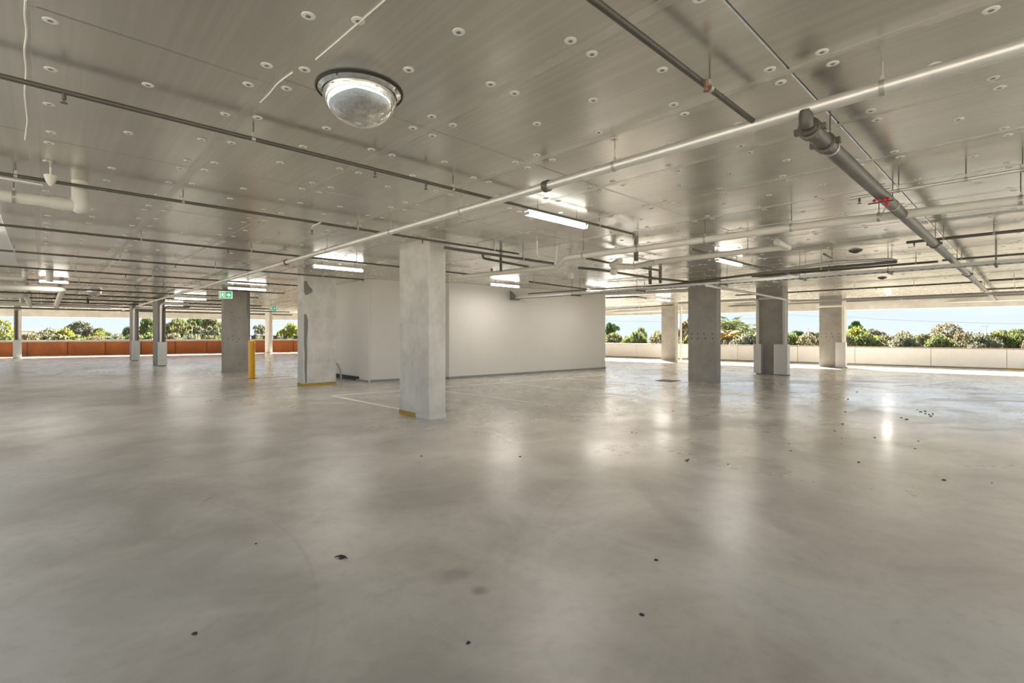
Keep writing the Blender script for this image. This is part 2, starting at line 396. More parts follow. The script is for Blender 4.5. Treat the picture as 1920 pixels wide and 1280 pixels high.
for n_, (x, y) in enumerate(wl):
    if n_ < 295: link('fixing_washer', wm, ceiling, (x, y, CEIL-.0005))
    elif math.hypot(x, y) < 34 and wkey((x, y))[0] == 0:
        rest.add([(x+.036*math.cos(k*PI/4), y+.036*math.sin(k*PI/4), CEIL-z) for z in (0, .004) for k in range(8)],
                 [tuple(range(15, 7, -1))]+[(k, (k+1) % 8, 8+(k+1) % 8, 8+k) for k in range(8)])
r_ = rest.build('fixing_washer', M['washer'], ceiling); r_['kind'] = 'stuff'
for P_, wd in (([(48, 0), (46, 30), (51, 60), (45, 95), (50, 130), (46, 175), (52, 225), (47, 262)], .005), ([(722, 0), (690, 28), (655, 58), (625, 84), (592, 112)], .0035), ([(548, 136), (520, 156), (505, 176), (488, 192)], .004)):
    q = [W(x, y, CEIL-.004) for x, y in P_]; b = B(); b.tube(bend(q, .1, 3), wd, 6); b.build('glue_bead', M['washer'], ceiling, True)
# edge beams above the parapets
LA, LB = W(-260, 672.4, 0), W(700, 656.3, 0)      # foot of the orange parapet
RA, RB = W(1000, 664.1, 0), W(2330, 706.8, 0)     # foot of the white parapet
def wall_run(p, q, z0, z1, th, side):
    p = Vector((p.x, p.y, 0)); q = Vector((q.x, q.y, 0)); d = (q-p).normalized(); n = Vector((-d.y, d.x, 0))*side*th
    return [(v.x, v.y) for v in (p, q, q+n, p+n)] if side > 0 else [(v.x, v.y) for v in (p+n, q+n, q, p)]
b = B(); b.prism(wall_run(LA, LB, 0, 0, .35, 1), 2.66, CEIL+.4); struct(b.build('trim_1', M['slab']))
b = B(); b.prism(wall_run(RA, RB, 0, 0, .35, 1), 2.665, CEIL+.4); struct(b.build('trim_2', M['slab']))

# ------------------------------------------------------------------ parapets
def along(p, q, t): return Vector((p.x+(q.x-p.x)*t, p.y+(q.y-p.y)*t, 0))
d = (LB-LA); Ltot = d.length; du = d.normalized(); nn = Vector((-du.y, du.x, 0))
wl_ = B(); wl_.prism(wall_run(LA+nn*.05, LB+nn*.05, 0, 0, .16, 1), 0, 1.0); wall_left = struct(wl_.build('wall_left', M['cap']))
joints = []
t0 = (W(67, 665.4, 0)-LA).dot(du); step = 2.06
k = -20
while True:
    s0 = t0+k*step; k += 1
    if s0+step < 0: continue
    if s0 > Ltot: break
    a = LA+du*(max(s0, 0)+.03); c = LA+du*(min(s0+step, Ltot)-.03)
    b = B(); b.prism(wall_run(a, c, 0, 0, .05, 1), .015, .925); b.build('rust_panel', M['rust'], wall_left)
b = B(); b.prism(wall_run(LA-nn*.03, LB-nn*.03, 0, 0, .30, 1), .93, 1.06); b.build('coping', M['coping'], wall_left)
for px in (473, 494, 514, 533, 553, 571, 590):
    p = W(px, 658.5, 0); s_ = (p-LA).dot(du); p = LA+du*s_+nn*.1
    b = B(); b.box((p.x-.14, p.y-.10, 1.06), (p.x+.14, p.y+.10, 1.30)); b.build('rail_block', M['dark'], wall_left)
p = LA+du*((W(466, 659, 0)-LA).dot(du))+nn*.1; q = LB+nn*.1
b = B(); b.tube([(p.x, p.y, 1.32), (q.x, q.y, 1.32)], .03, 6); b.build('rail', M['dark'], wall_left)

d = (RB-RA); Rtot = d.length; du2 = d.normalized(); n2 = Vector((-du2.y, du2.x, 0))
wr = B(); wr.prism(wall_run(RA+n2*.06, RB+n2*.06, 0, 0, .14, 1), 0, .86); wall_right = struct(wr.build('wall_right', M['parapet_white']))
js = sorted([(W(px, 667+(px-1136)*.0321, 0)-RA).dot(du2) for px in (1130, 1205, 1300, 1390, 1500, 1605, 1744, 1883)]+[.0, Rtot])
for a_, c_ in zip(js, js[1:]):
    a = RA+du2*(a_+.008); c = RA+du2*(c_-.008)
    b = B(); b.prism(wall_run(a, c, 0, 0, .05, 1), .06, .855); b.build('precast_panel', M['parapet_white'], wall_right)
b = B(); b.prism(wall_run(RA-n2*.02, RB-n2*.02, 0, 0, .26, 1), .86, .885); b.build('cap_flashing', M['cap'], wall_right)
k_ = (W(1886, 693, 0)-RA).dot(du2)
b = B(); b.prism(wall_run(RA+n2*.03, RA+du2*k_+n2*.03, 0, 0, .03, 1), .0, .06); b.build('kick_strip', M['skirting'], wall_right)
b = B(); b.prism(wall_run(RA+du2*k_+n2*.02, RB+n2*.02, 0, 0, .03, 1), .0, .06); b.build('kick_strip', M['yellow_worn'], wall_right)['label'] = 'yellow painted kick strip'

# ------------------------------------------------------------------ white core building
P1 = W(694, 716.5, 0); P0 = Vector((P1.x+.12, P1.y+5.2, 0)); PA = W(842, 710.5, 0); PB = W(1135, 691, 0)
Pq = Vector((PA.x, PA.y+.34, 0))
Pj = Vector((P1.x+(Pq.x-P1.x), Pq.y, 0))
far = Vector((PB.x+.2, PB.y+7, 0))
core = B(); core.prism([(P1.x, P1.y), (Pj.x, Pj.y), (PA.x, PA.y), (PB.x, PB.y), (far.x, far.y), (P0.x, far.y)], 0, CEIL+.01)
# the left flank is set back a little beyond a shallow pilaster
core_o = struct(core.build('wall_center', M['core']))
b = B(); b.box((P1.x-.05, P1.y-.012, 0), (P1.x+.02, P1.y+.62, CEIL)); b.build('corner_pilaster', M['core'], core_o)
b = B(); b.box((P1.x-.035, P1.y+2.9, 0), (P1.x+.03, P1.y+3.15, CEIL)); b.build('corner_pilaster', M['core'], core_o)
def skirt(p, q, h=.075, th=.018, mat='skirting'):
    d = (Vector((q[0], q[1], 0))-Vector((p[0], p[1], 0))).normalized(); n = Vector((d.y, -d.x, 0))*th
    b = B(); b.prism([(p[0]+n.x, p[1]+n.y), (q[0]+n.x, q[1]+n.y), (q[0], q[1]), (p[0], p[1])], 0, h); return b.build('baseboard_center', M[mat], core_o)
skirt((P1.x, P1.y), (Pj.x, Pj.y)); skirt((Pj.x, Pj.y), (PA.x, PA.y)); skirt((PA.x, PA.y), (PB.x+.02, PB.y)); skirt((PB.x, PB.y), (far.x, far.y))
skirt((P1.x-.05, P1.y+.8), (P1.x-.05, P1.y), .06); skirt((P1.x, P1.y+2.6), (P1.x, P1.y+.75), .13, .03, 'dark'); 
# ------------------------------------------------------------------ columns
def column(x0, y0, x1, y1, mat, label, group='concrete columns of the car park'):
    o = B().chamfer((0, 0, 0), (x1-x0, y1-y0, CEIL+.004), .012).build('concrete_column', mat, None, False, (x0, y0, 0))
    return tag(o, label, 'column', group)
def strip(col, w_, d_, face, mat, a0=0, a1=1, h=.075, z0=0, name='base_stripe', th=.008):
    b = B(); e_ = th
    if face == 'x': b.box((-e_, d_*a0, z0), (.001, d_*a1, z0+h))
    if face == 'X': b.box((w_-.001, d_*a0, z0), (w_+e_, d_*a1, z0+h))
    if face == 'y': b.box((w_*a0, -e_, z0), (w_*a1, .001, z0+h))
    return b.build(name, M[mat], col)
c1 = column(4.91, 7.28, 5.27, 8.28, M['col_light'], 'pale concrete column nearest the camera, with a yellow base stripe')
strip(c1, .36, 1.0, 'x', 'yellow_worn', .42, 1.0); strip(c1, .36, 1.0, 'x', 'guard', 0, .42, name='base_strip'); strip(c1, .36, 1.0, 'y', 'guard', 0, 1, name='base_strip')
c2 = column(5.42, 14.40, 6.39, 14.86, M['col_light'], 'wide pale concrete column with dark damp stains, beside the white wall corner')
strip(c2, .97, .46, 'y', 'yellow_worn', 0, 1); strip(c2, .97, .46, 'x', 'yellow_worn', 0, 1)
def blot(col, P_, th=.0015, face_y=0.0):
    b = B(); n = len(P_); b.add([(x, face_y-th, z) for x, z in P_]+[(x, face_y+.001, z) for x, z in P_], [tuple(range(n))]+[(i, n+i, n+(i+1)%n, (i+1)%n) for i in range(n)]); return b.build('damp_stain', M['stain'], col)
blot(c2, [(.012, 2.72), (.012, 3.02), (.09, 3.03), (.13, 2.93), (.20, 2.85), (.26, 2.80), (.25, 2.71), (.19, 2.68), (.12, 2.64), (.05, 2.62)])
blot(c2, [(.012, 1.2), (.012, 2.04), (.05, 2.09), (.10, 2.04), (.13, 1.9), (.125, 1.6), (.10, 1.3), (.11, .9), (.095, .5), (.10, .1), (.05, .09), (.03, .5), (.035, .9)])
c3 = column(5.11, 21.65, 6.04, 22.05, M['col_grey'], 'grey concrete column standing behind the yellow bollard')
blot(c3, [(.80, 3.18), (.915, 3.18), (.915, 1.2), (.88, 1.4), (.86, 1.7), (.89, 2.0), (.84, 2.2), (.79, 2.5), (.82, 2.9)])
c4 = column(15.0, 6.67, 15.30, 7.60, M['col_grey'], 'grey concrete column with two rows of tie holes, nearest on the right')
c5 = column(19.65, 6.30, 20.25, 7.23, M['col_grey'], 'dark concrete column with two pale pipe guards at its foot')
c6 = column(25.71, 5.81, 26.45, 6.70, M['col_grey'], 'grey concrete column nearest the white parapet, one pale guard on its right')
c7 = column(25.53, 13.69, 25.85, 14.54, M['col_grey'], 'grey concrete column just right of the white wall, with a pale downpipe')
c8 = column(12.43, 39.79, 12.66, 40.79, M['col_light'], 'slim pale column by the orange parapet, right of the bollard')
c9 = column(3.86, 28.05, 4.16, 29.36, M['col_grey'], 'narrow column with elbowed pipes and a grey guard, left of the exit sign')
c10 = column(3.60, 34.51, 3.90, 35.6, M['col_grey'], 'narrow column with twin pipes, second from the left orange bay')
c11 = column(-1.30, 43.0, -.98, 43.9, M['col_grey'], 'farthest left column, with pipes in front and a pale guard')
# tie holes: flat dark discs, the shade of each hollow put into the colour
def ties(col, face, pts, r=.028):
    for a, z in pts:
        b = B(); n = 8
        for kk in (0, 1):
            for i in range(n):
                q = (a+r*math.cos(2*PI*i/n), z+r*math.sin(2*PI*i/n)); e_ = .0 if kk else -.003
                b.v.append((e_, q[0], q[1]) if face == 'x' else (q[0], e_, q[1]))
        b.f = [tuple(range(n))]+[(i, (i+1)%n, n+(i+1)%n, n+i) for i in range(n)]
        b.build('tie_hole', M['tie'], col)
for col in (c4, c6):
    ties(col, 'x', [(a, 1.50) for a in (.13, .40, .60, .80)]+[(a, 1.36) for a in (.12, .36, .60, .80)])
ties(c3, 'y', [(.30, 1.42), (.14, 1.30), (.32, 1.28), (.52, 1.28), (.46, 1.18), (.28, 2.35), (.55, 2.12), (.55, .30)], .025)
# pipe guards and downpipes at the columns
def guard(x0, y0, x1, y1, label, h=1.12, mat='guard'):
    t = thing('pipe_guard', label, 'pipe guard', ((x0+x1)/2, (y0+y1)/2, 0), 'pale steel pipe guards')
    a, c = (x1-x0)/2, (y1-y0)/2; th = .006
    b = B(); b.box((-a, -c, .03), (a, -c+th, h)); b.build('front_plate', M[mat], t)
    b = B(); b.box((-a, -c+th, .03), (-a+th, c, h)); b.build('side_plate', M[mat], t)
    b = B(); b.box((a-th, -c+th, .03), (a, c, h)); b.build('side_plate', M[mat], t)
    for sx_ in (-a*.6, a*.6):
        b = B(); b.box((sx_-.02, -c-.02, 0), (sx_+.02, -c+.05, .035)); b.build('foot', M['skirting'], t)
    return t
def pipe_run(name, pts, r, mat, label, cat='pipe', group=None, rods=(), rodmat='rod', clamp=True, seg=12, br=.08, heads=(), couplings=()):
    rt = thing(name, label, cat, tuple(pts[0]), group)
    o0 = Vector(pts[0])
    b = B(); b.tube([Vector(p)-o0 for p in bend(pts, br)], r, seg); b.build('pipe', M[mat], rt, True)
    for p in rods:
        p = Vector(p)-o0; zt = CEIL-o0.z
        b = B(); b.tube([(p.x, p.y, p.z+r), (p.x, p.y, zt)], .0055, 6); b.build('hanger_rod', M[rodmat], rt)
        if clamp:
            dd = Vector(pts[1])-Vector(pts[0]); ax = Vector((1,0,0)) if abs(dd.x) > abs(dd.y) else Vector((0,1,0))
            b = B(); b.tube([p-ax*.014, p+ax*.014], r+.005, seg)
            b.box((p.x-.010, p.y-.010, p.z+r), (p.x+.010, p.y+.010, p.z+r+.035)); b.build('pipe_clamp', M['rodpale'], rt)
    for p in heads:
        p = Vector(p)-o0
        b = B(); b.tube([(p.x, p.y, p.z), (p.x, p.y, p.z-r-.035)], .012, 8); dn = b.build('sprinkler_head', M['rod'], rt)
        b = B(); b.lathe([(.004, 0), (.004, -.022), (.020, -.024), (.020, -.027), (0, -.027)], (p.x, p.y, p.z-r-.03), 10); b.build('deflector', M['steel'], dn)
    for p in couplings:
        p = Vector(p)-o0; dd = (Vector(pts[1])-Vector(pts[0])).normalized()
        b = B(); b.tube([p-dd*.035, p-dd*.03, p+dd*.03, p+dd*.035], [r+.002, r+.016, r+.016, r+.002], seg)
        b.box((p.x-.02, p.y-r-.04, p.z-.02), (p.x+.02, p.y+r+.04, p.z+.02)); b.build('coupling', M['steel'], rt)
    return rt
G = 'thin sprinkler range pipes under the ceiling'
# --- ranges that run to the right and away
def rng(v, x0, x1, z, r, label, rods, heads, mat='steel'):
    if x0 < -4: x0 = -1.75 if v < 16.4 else -3.3
    rods = [q for q in rods if q > x0]; heads = [q for q in heads if q > x0]
    return pipe_run('sprinkler_pipe', [(x0, v, z), (x1, v, z)], r, mat, label, 'sprinkler pipe', G, [(x, v, z) for x in rods], heads=[(x, v, z) for x in heads], seg=10)
rng(4.36, -4.5, 6.82, 3.095, .017, 'dark sprinkler pipe nearest on the left, running past the near mirror dome', (1.24, 3.25, -1.2, 5.9), (2.32, 2.90, 5.6, 6.80, .1))
rng(7.02, -4.5, 6.85, 3.095, .018, 'second thin sprinkler pipe from the camera on the left, level with the big pipe elbow', (-.20, 1.22, 3.45, 6.2), (-1, 4.6))
rng(10.33, -4.5, 8.3, 3.095, .019, 'third sprinkler pipe on the left, crossing behind the nearest column', (1.2, 2.9, 5.05), (2.5, 6.3))
rng(13.5, -4.5, 6.82, 3.095, .020, 'fourth sprinkler pipe on the left, ending beside the white wall corner', (-.4, 1.2, 3.0, 5.6), (2.2, 6.80))
rng(16.7, -4.5, 6.9, 3.095, .021, 'fifth sprinkler pipe on the left, passing just above the exit sign', (.6, 2.2, 4.6), (1.6, 5.2))
rng(20.3, -4.5, 6.9, 3.095, .023, 'sixth sprinkler pipe on the left, in line with the short lamp', (.8, 3.0, 5.0), (2.2,))
rng(23.6, -4.5, 6.9, 3.09, .026, 'seventh sprinkler pipe on the left, just in front of the far mirror dome', (1.0, 3.6), (2.4,))
rng(26.9, -4.5, 7.2, 3.09, .030, 'eighth sprinkler pipe on the left, just behind the far mirror dome', (1.0, 3.4, 5.5), (4.6,))
rng(30.2, -4.5, 9.0, 3.08, .032, 'ninth sprinkler pipe on the left, between the two narrow piped columns', (1.0, 4.8), (6.4,))
rng(33.6, -4.5, 11.0, 3.08, .034, 'tenth sprinkler pipe on the left, just ahead of the second narrow column', (1.5, 5.0), (7.4,))
rng(37.2, -4.5, 13.0, 3.07, .038, 'eleventh sprinkler pipe on the left, behind both narrow columns', (2.0, 6.0, 9), ())
rng(40.9, -4.5, 14.5, 3.0, .055, 'farthest sprinkler pipe on the left, near the orange parapet', (2.5, 6.5), ())
rng(1.40, .4, 3.76, 3.06, .019, 'upper right sprinkler pipe ending at the thick silver main', (3.05,), (), 'grooved')
h = thing('sprinkler_valve', 'small copper drain fitting hanging under the upper right sprinkler pipe', 'valve', tuple(W(1325, 158, 3.03)))
b = B(); b.tube([(0,0,.03),(0,0,0)], .012, 8); b.build('fitting_neck', M['copper'], h, True)
b = B(); b.lathe([(0, .0), (.017, 0), (.017, -.018), (.009, -.020), (.009, -.035), (.020, -.037), (.020, -.042), (0, -.042)], (0,0,0), 12); b.build('fitting_body', M['copper'], h, True)
pipe_run('sprinkler_pipe', [W(601, 417, 3.07), W(586, 424, 3.07), W(585, 432, 3.02)], .010, 'galv', 'short pale arm with a sprinkler under the second sprinkler pipe', 'sprinkler pipe', G, seg=8, br=.02, heads=[W(585, 430, 3.03)])
# --- thick silver main
pipe_run('fire_main_pipe', [(3.78, -3.4, 3.04), (3.78, 43.5, 3.04)], .044, 'galv', 'thick silver main pipe sweeping from upper right to far left', 'pipe', None,
         [(3.78, y, 3.04) for y in (.64, 2.62, 4.9, 6.62, 8.9, 11.2, 13.6, 16, 19, 22, 25.5)], 'rodpale', couplings=[(3.78, 3.46, 3.04), (3.78, 11.0, 3.04)], seg=18)
# --- dark distribution main
t = pipe_run('distribution_pipe', [(3.79, 1.06, 2.93), (31.0, 1.06, 2.93)], .058, 'grooved', 'dark thick pipe running from the silver main to the right parapet', 'pipe', None,
         [(x, 1.06, 2.93) for x in (4.35, 6.8, 10.3, 13.6, 17.5, 22)], 'rod', couplings=[(3.86, 1.06, 2.93), (4.22, 1.06, 2.93), (10.2, 1.06, 2.93), (16.0, 1.06, 2.93)], seg=18)
b = B(); b.tube([(0, 0, 0), (-.02, 0, .02), (-.02, 0, .10)], .045, 14); b.build('riser_neck', M['grooved'], t, True)
# --- ranges off the distribution main, running left and right of it
def rng2(u, y0, y1, z, r, label, rods, heads, mat='steel'):
    return pipe_run('sprinkler_pipe', [(u, max(y0, -3.4), z), (u, max(y1, -3.4), z)], r, mat, label, 'sprinkler pipe', G, [(u, y, z) for y in rods], heads=[(u, y, z) for y in heads], seg=10)
rng2(6.62, 1.42, -4, 3.04, .017, 'first thin sprinkler pipe crossing over the dark thick pipe, above the red tags', (.98, .45, .06), (1.33,), 'galv')
rng2(10.5, 1.45, -4, 3.04, .024, 'second sprinkler pipe crossing the dark thick pipe, upper right', (.98, .40), (1.35,))
rng2(13.7, 1.30, -4, 3.05, .022, 'third sprinkler pipe crossing the dark thick pipe, just above the cable ladder', (1.0, -.2), ())
rng2(13.85, 5.2, 1.38, 3.05, .026, 'dark sprinkler pipe above the cable ladder, stopping short of the dark thick pipe', (1.75, 3.4), ())
rng2(19.9, .86, -4, 3.05, .030, 'fourth sprinkler pipe on the right, starting right of the dark thick pipe', (.35, -.4), ())
rng2(20.2, 8.2, 1.02, 3.05, .026, 'long sprinkler pipe running over the dark guarded column', (2.6, 4.2, 6.0), (3.6,))
rng2(23.8, 1.25, -4, 3.05, .030, 'fifth sprinkler pipe on the right, with a short stub left of the thick pipe', (.4,), (1.2,))
rng2(26.0, 8.0, -4, 3.05, .032, 'sprinkler pipe passing over the guarded column nearest the white parapet', (5.2, 2.2, .3), ())
rng2(27.8, 12.8, -4, 3.04, .036, 'sprinkler pipe second nearest the white parapet', (4.0, 1.0), ())
pipe_run('sprinkler_pipe', [W(1142, 588, 2.9), W(1640, 571.5, 2.9), W(1925, 561, 2.9)], .034, 'galv_pale', 'pale pipe nearest the white parapet, right under the slab edge', 'sprinkler pipe', G, seg=10)
# --- cream waste pipes
wp = 'cream waste pipes under the ceiling'
pa = [W(2050, 356, 2.93), W(1920, 374.5, 2.93), W(1484, 426.5, 2.93), W(1196, 466.5, 2.93), W(1062, 483, 2.93)]
pe = [pa[-1], W(1047, 497, 2.84), W(1043, 500, 2.84), W(868, 518.5, 2.84)]
rods_ = [W(1914, 375, 2.93), W(1648, 407, 2.93), W(1484, 426.5, 2.93), W(1322, 449, 2.93), W(1196, 466.5, 2.93), W(1094, 479, 2.93)]
pipe_run('waste_pipe', pa[:-1]+pe, .052, 'pvc', 'long cream waste pipe from the right edge, kinking down before the white wall', 'pipe', wp, rods_, 'rod', seg=16, br=.06)
q0, q1, q2 = W(1228, 491, 2.93), W(1466, 463.5, 2.93), W(1446, 455, 3.0)
pipe_run('waste_pipe', [q0, q1, W(1480, 465, 2.93), W(1456, 453, 2.97)], .05, 'pvc', 'shorter cream waste pipe with a right hand elbow, below the long one', 'pipe', wp, [W(1402, 471, 2.93), W(1293, 484, 2.93)], 'rod', seg=16)
pipe_run('waste_pipe', [W(1228, 491.5, 2.93), W(1188, 500, 2.90), W(1145, 497, 2.90), W(1163, 488, 2.93)], .055, 'pvc', 'stubby cream waste pipe assembly with a trap below the long waste pipe', 'pipe', wp, [W(1188, 500, 2.90)], seg=14)
def riser(px, ybot, zb, r, mat, label, to=None, name='riser_pipe'):
    p = W(px, ybot, zb); pts = [(p.x, p.y, CEIL), (p.x, p.y, zb)]
    if to: pts.append(tuple(to))
    return pipe_run(name, pts, r, mat, label, 'pipe', 'short pipes dropping from the ceiling', br=.06)
riser(1043, 497, 2.84, .045, 'pvc', 'cream riser dropping into the kink of the long waste pipe')
riser(1007, 479, 2.93, .018, 'pvc', 'thin cream riser just left of the kinked waste pipe', W(1038, 486, 2.93))
riser(939, 508, 2.86, .028, 'grooved', 'dark riser with a tee above the left end of the waste pipe')
riser(1193, 489, 2.92, .040, 'steel', 'dark riser just below the long waste pipe, left of the grey columns')
riser(1219, 533, 2.86, .045, 'steel', 'dark stub right of the white wall end, above the cable ladder')
riser(1238, 531, 2.86, .04, 'steel', 'dark stub beside the pipe cluster left of the tie hole column')
t = thing('floor_waste_trap', 'cream bulb shaped trap hanging left of the grey columns', 'pipe trap', tuple(W(1151, 507, 2.86)))
b = B(); b.lathe([(0, -.10), (.045, -.095), (.075, -.06), (.08, 0), (.07, .04), (.05, .06), (.05, .16)], n=18); b.build('trap_body', M['pvc'], t, True)
t = thing('floor_waste_trap', 'pale bulb trap under the waste pipe in front of the white wall', 'pipe trap', tuple(W(1070, 515, 2.86)))
b = B(); b.lathe([(0, -.10), (.045, -.095), (.065, -.06), (.065, 0), (.06, .05), (.03, .06), (.03, .20)], n=18); b.build('trap_body', M['pvc'], t, True)
t = thing('sprinkler_valve', 'small dark gate valve on the left end of the waste pipe', 'valve', tuple(W(922, 508, 2.92)))
b = B(); b.tube([(0, 0, -.06), (0, 0, .06)], .022, 10); b.build('valve_body', M['steel'], t, True)
b = B(); b.tube([(-.05, 0, .03), (.05, 0, .03)], .010, 8); b.build('handle', M['galv'], t, True)
dp = 'dark copper and steel pipes before the white wall'
pipe_run('steel_pipe', [(5.0, 6.95, 2.99), (8.0, 6.95, 2.99)], .024, 'steel', 'dark pipe parallel to and just below the second sprinkler pipe, right of the nearest column', 'pipe', dp, [(6.9, 6.95, 2.99)], seg=10)
pipe_run('steel_pipe', [W(905, 476, 3.02), W(906, 484, 2.98), W(990, 500, 2.98)], .024, 'steel', 'dark hooked pipe hanging left of the dark riser', 'pipe', dp, seg=10)
pipe_run('steel_pipe', [W(992, 528, 3.05), W(1100, 542, 3.05)], .022, 'steel', 'thin dark pipe slanting in front of the white wall', 'pipe', dp, [W(1001, 529, 3.05)], seg=8)
pipe_run('steel_pipe', [W(868, 540, 3.09), W(990, 550.5, 3.09)], .022, 'steel', 'thin pipe along the top of the white wall, with sprinkler ends', 'pipe', dp, [W(882, 541, 3.09)], seg=8, heads=[W(870, 540, 3.09)])
pipe_run('steel_pipe', [W(990, 550.5, 3.0), W(1215, 536, 3.0), W(1470, 520, 3.0)], .020, 'steel', 'thin pipe just above and behind the cable ladder', 'pipe', dp, seg=8)
pipe_run('steel_pipe', [W(1085, 502, 2.95), W(1120, 505, 2.95), W(1215, 520, 2.95), W(1290, 528, 2.95)], .028, 'steel', 'dark pipe sagging from the kink to the grey columns', 'pipe', dp, seg=8)
pipe_run('steel_pipe', [W(1100, 484, 3.0), W(1160, 496, 3.0), W(1240, 507, 3.0)], .024, 'steel', 'dark pipe behind the stubby waste assembly', 'pipe', dp, seg=8)
pipe_run('steel_pipe', [W(1300, 467, 3.05), W(1345, 481, 3.05), W(1400, 495, 3.05), W(1500, 517, 3.05)], .022, 'steel', 'dark pipe falling past the lamp between the grey columns', 'pipe', dp, [W(1410, 497, 3.05)], seg=8)
pipe_run('steel_pipe', [W(1545, 476, 3.1), W(1700, 477, 3.12)][:1]+[W(1560, 483, 3.1)], .02, 'steel', 'short dark stub high between the guarded columns', 'pipe', dp, [W(1524, 480, 3.1)] if 0 else (), seg=8)
pipe_run('steel_pipe', [W(1325, 535, 2.70), W(1420, 551, 2.70), W(1482, 563.5, 2.70), W(1640, 561, 2.68), W(1925, 548, 2.66)], .035, 'galv_pale', 'pale conduit turning at the dark guarded column and running to the right edge', 'pipe', None, seg=10)
pipe_run('steel_pipe', [W(1136, 551, 2.9), W(1300, 544, 2.9)], .05, 'galv_pale', 'pale pipe right of the white wall end, under the cable ladder', 'pipe', None, [W(1218, 547.5, 2.9)], seg=10)
pipe_run('steel_pipe', [W(1136, 558, 3.0), W(1195, 556, 3.0), W(1212, 559, 2.98)], .03, 'steel', 'short dark pipe just right of the white wall end', 'pipe', dp, [W(1160, 557.2, 3.0)], seg=8)
pipe_run('steel_pipe', [W(1136, 581, 2.95), W(1262, 572, 2.95)], .05, 'steel', 'far grey pipe above the sky gap right of the white wall', 'pipe', dp, [W(1200, 576.4, 2.95)], seg=8)
pipe_run('steel_pipe', [W(1136, 587, 2.85), W(1245, 582, 2.85), W(1290, 580.5, 2.85)], .045, 'galv_pale', 'far pale pipe under the slab edge, right of the white wall', 'pipe', None, [W(1180, 585, 2.85)], seg=8)
# --- conduits above the ladder
pipe_run('conduit', [W(1200, 541, 2.92), W(1400, 515.5, 2.92), W(1682, 490.5, 2.92)], .03, 'steel', 'dark conduit lying just above the cable ladder, left of the elbow', 'pipe', None, [W(1540, 503, 2.92)], seg=10)
pipe_run('conduit', [W(1470, 505, 3.0), W(1560, 492, 3.0), W(1665, 486, 3.0), W(1682, 489, 2.95)], .035, 'galv_pale', 'pale conduit with a downturned elbow above the cable ladder', 'pipe', None, [W(1560, 492, 3.0)], seg=12)
# --- cable ladder
LU = 12.55
lad = thing('cable_ladder', 'long galvanised cable ladder from the white wall to the right edge', 'cable ladder', (LU, 0, 2.80))
Y0, Y1 = -3.4, 12.9
for sx_ in (-.14, .14):
    b = B(); b.box((sx_-.004, Y0, -.03), (sx_+.004, Y1, .03)); b.box((sx_-(.02 if sx_ > 0 else 0), Y0, -.03), (sx_+(.02 if sx_ < 0 else 0), Y1, -.026)); b.build('side_rail', M['galv_pale'], lad)
rb = B(); rb.box((-.14, -.022, -.024), (.14, .022, -.008)); rbm = rb.mesh('rung'); rbm.materials.append(M['steel'])
y = Y0+.1
while y < Y1: link('rung', rbm, lad, (0, y, 0)); y += .155
for k, y in enumerate((.45, 2.0, 3.6, 5.4, 7.8, 10.2)):
    t = thing('trapeze_hanger', ['rod hanger with dark strut at the right end of the cable ladder', 'rod hanger carrying the cable ladder beside the conduit elbow', 'rod hanger of the cable ladder between the guarded columns', 'rod hanger of the cable ladder over the dark guarded column', 'rod hanger of the cable ladder left of the tie hole column', 'rod hanger of the cable ladder before the white wall'][k], 'hanger', (LU, y, 2.735), 'rod hangers of the cable ladder')
    b = B(); b.box((-.24, -.021, -.0), (.24, .021, .034)); b.build('strut', M['rod'], t)
    for sx_ in (-.20, .20):
        b = B(); b.tube([(sx_, 0, -.02), (sx_, 0, CEIL-2.735)], .006, 6); b.build('hanger_rod', M['rod'], t)
t = thing('wall_bracket', 'dark triangular bracket holding the ladder end at the white wall', 'bracket', (12.2, 12.96, 2.72))
b = B(); b.add([(0,0,0),(0,0,.34),(.5,-.0,.02),(0,-.03,0),(0,-.03,.34),(.5,-.03,.02)], [(0,1,2),(5,4,3),(0,3,4,1),(1,4,5,2),(2,5,3,0)]); b.build('bracket_plate', M['steel'], t)
b = B(); b.tube([(0, -.04, .34), (.75, -.04, .0)], .02, 6); b.build('brace', M['galv_pale'], t)
# --- red tags on the dark pipe
t = thing('red_valve', 'red tagged valve hanging under the dark thick pipe', 'valve', tuple(W(1657, 378, 2.85)))
for k, (dx, dy, dz, r) in enumerate([(0, 0, 0, .022), (.03, -.05, .01, .018), (-.04, .06, .0, .016), (.0, .13, .005, .016), (.05, -.03, -.04, .02)]):
    b = B(); b.lathe([(0, -r), (r*.7, -r*.7), (r, 0), (r*.7, r*.7), (0, r)], (dx, dy*.6, dz+.02), 10); b.build('red_wheel', M['red'], t, True)
b = B(); b.tube([(0, .13, .0), (0, -.08, .0)], .008, 6); b.build('valve_stem', M['rod'], t)
b = B(); b.tube([(.04, -.02, -.04), (.03, .0, -.08), (.02, .03, -.14)], .004, 5); b.build('chain', M['rod'], t)
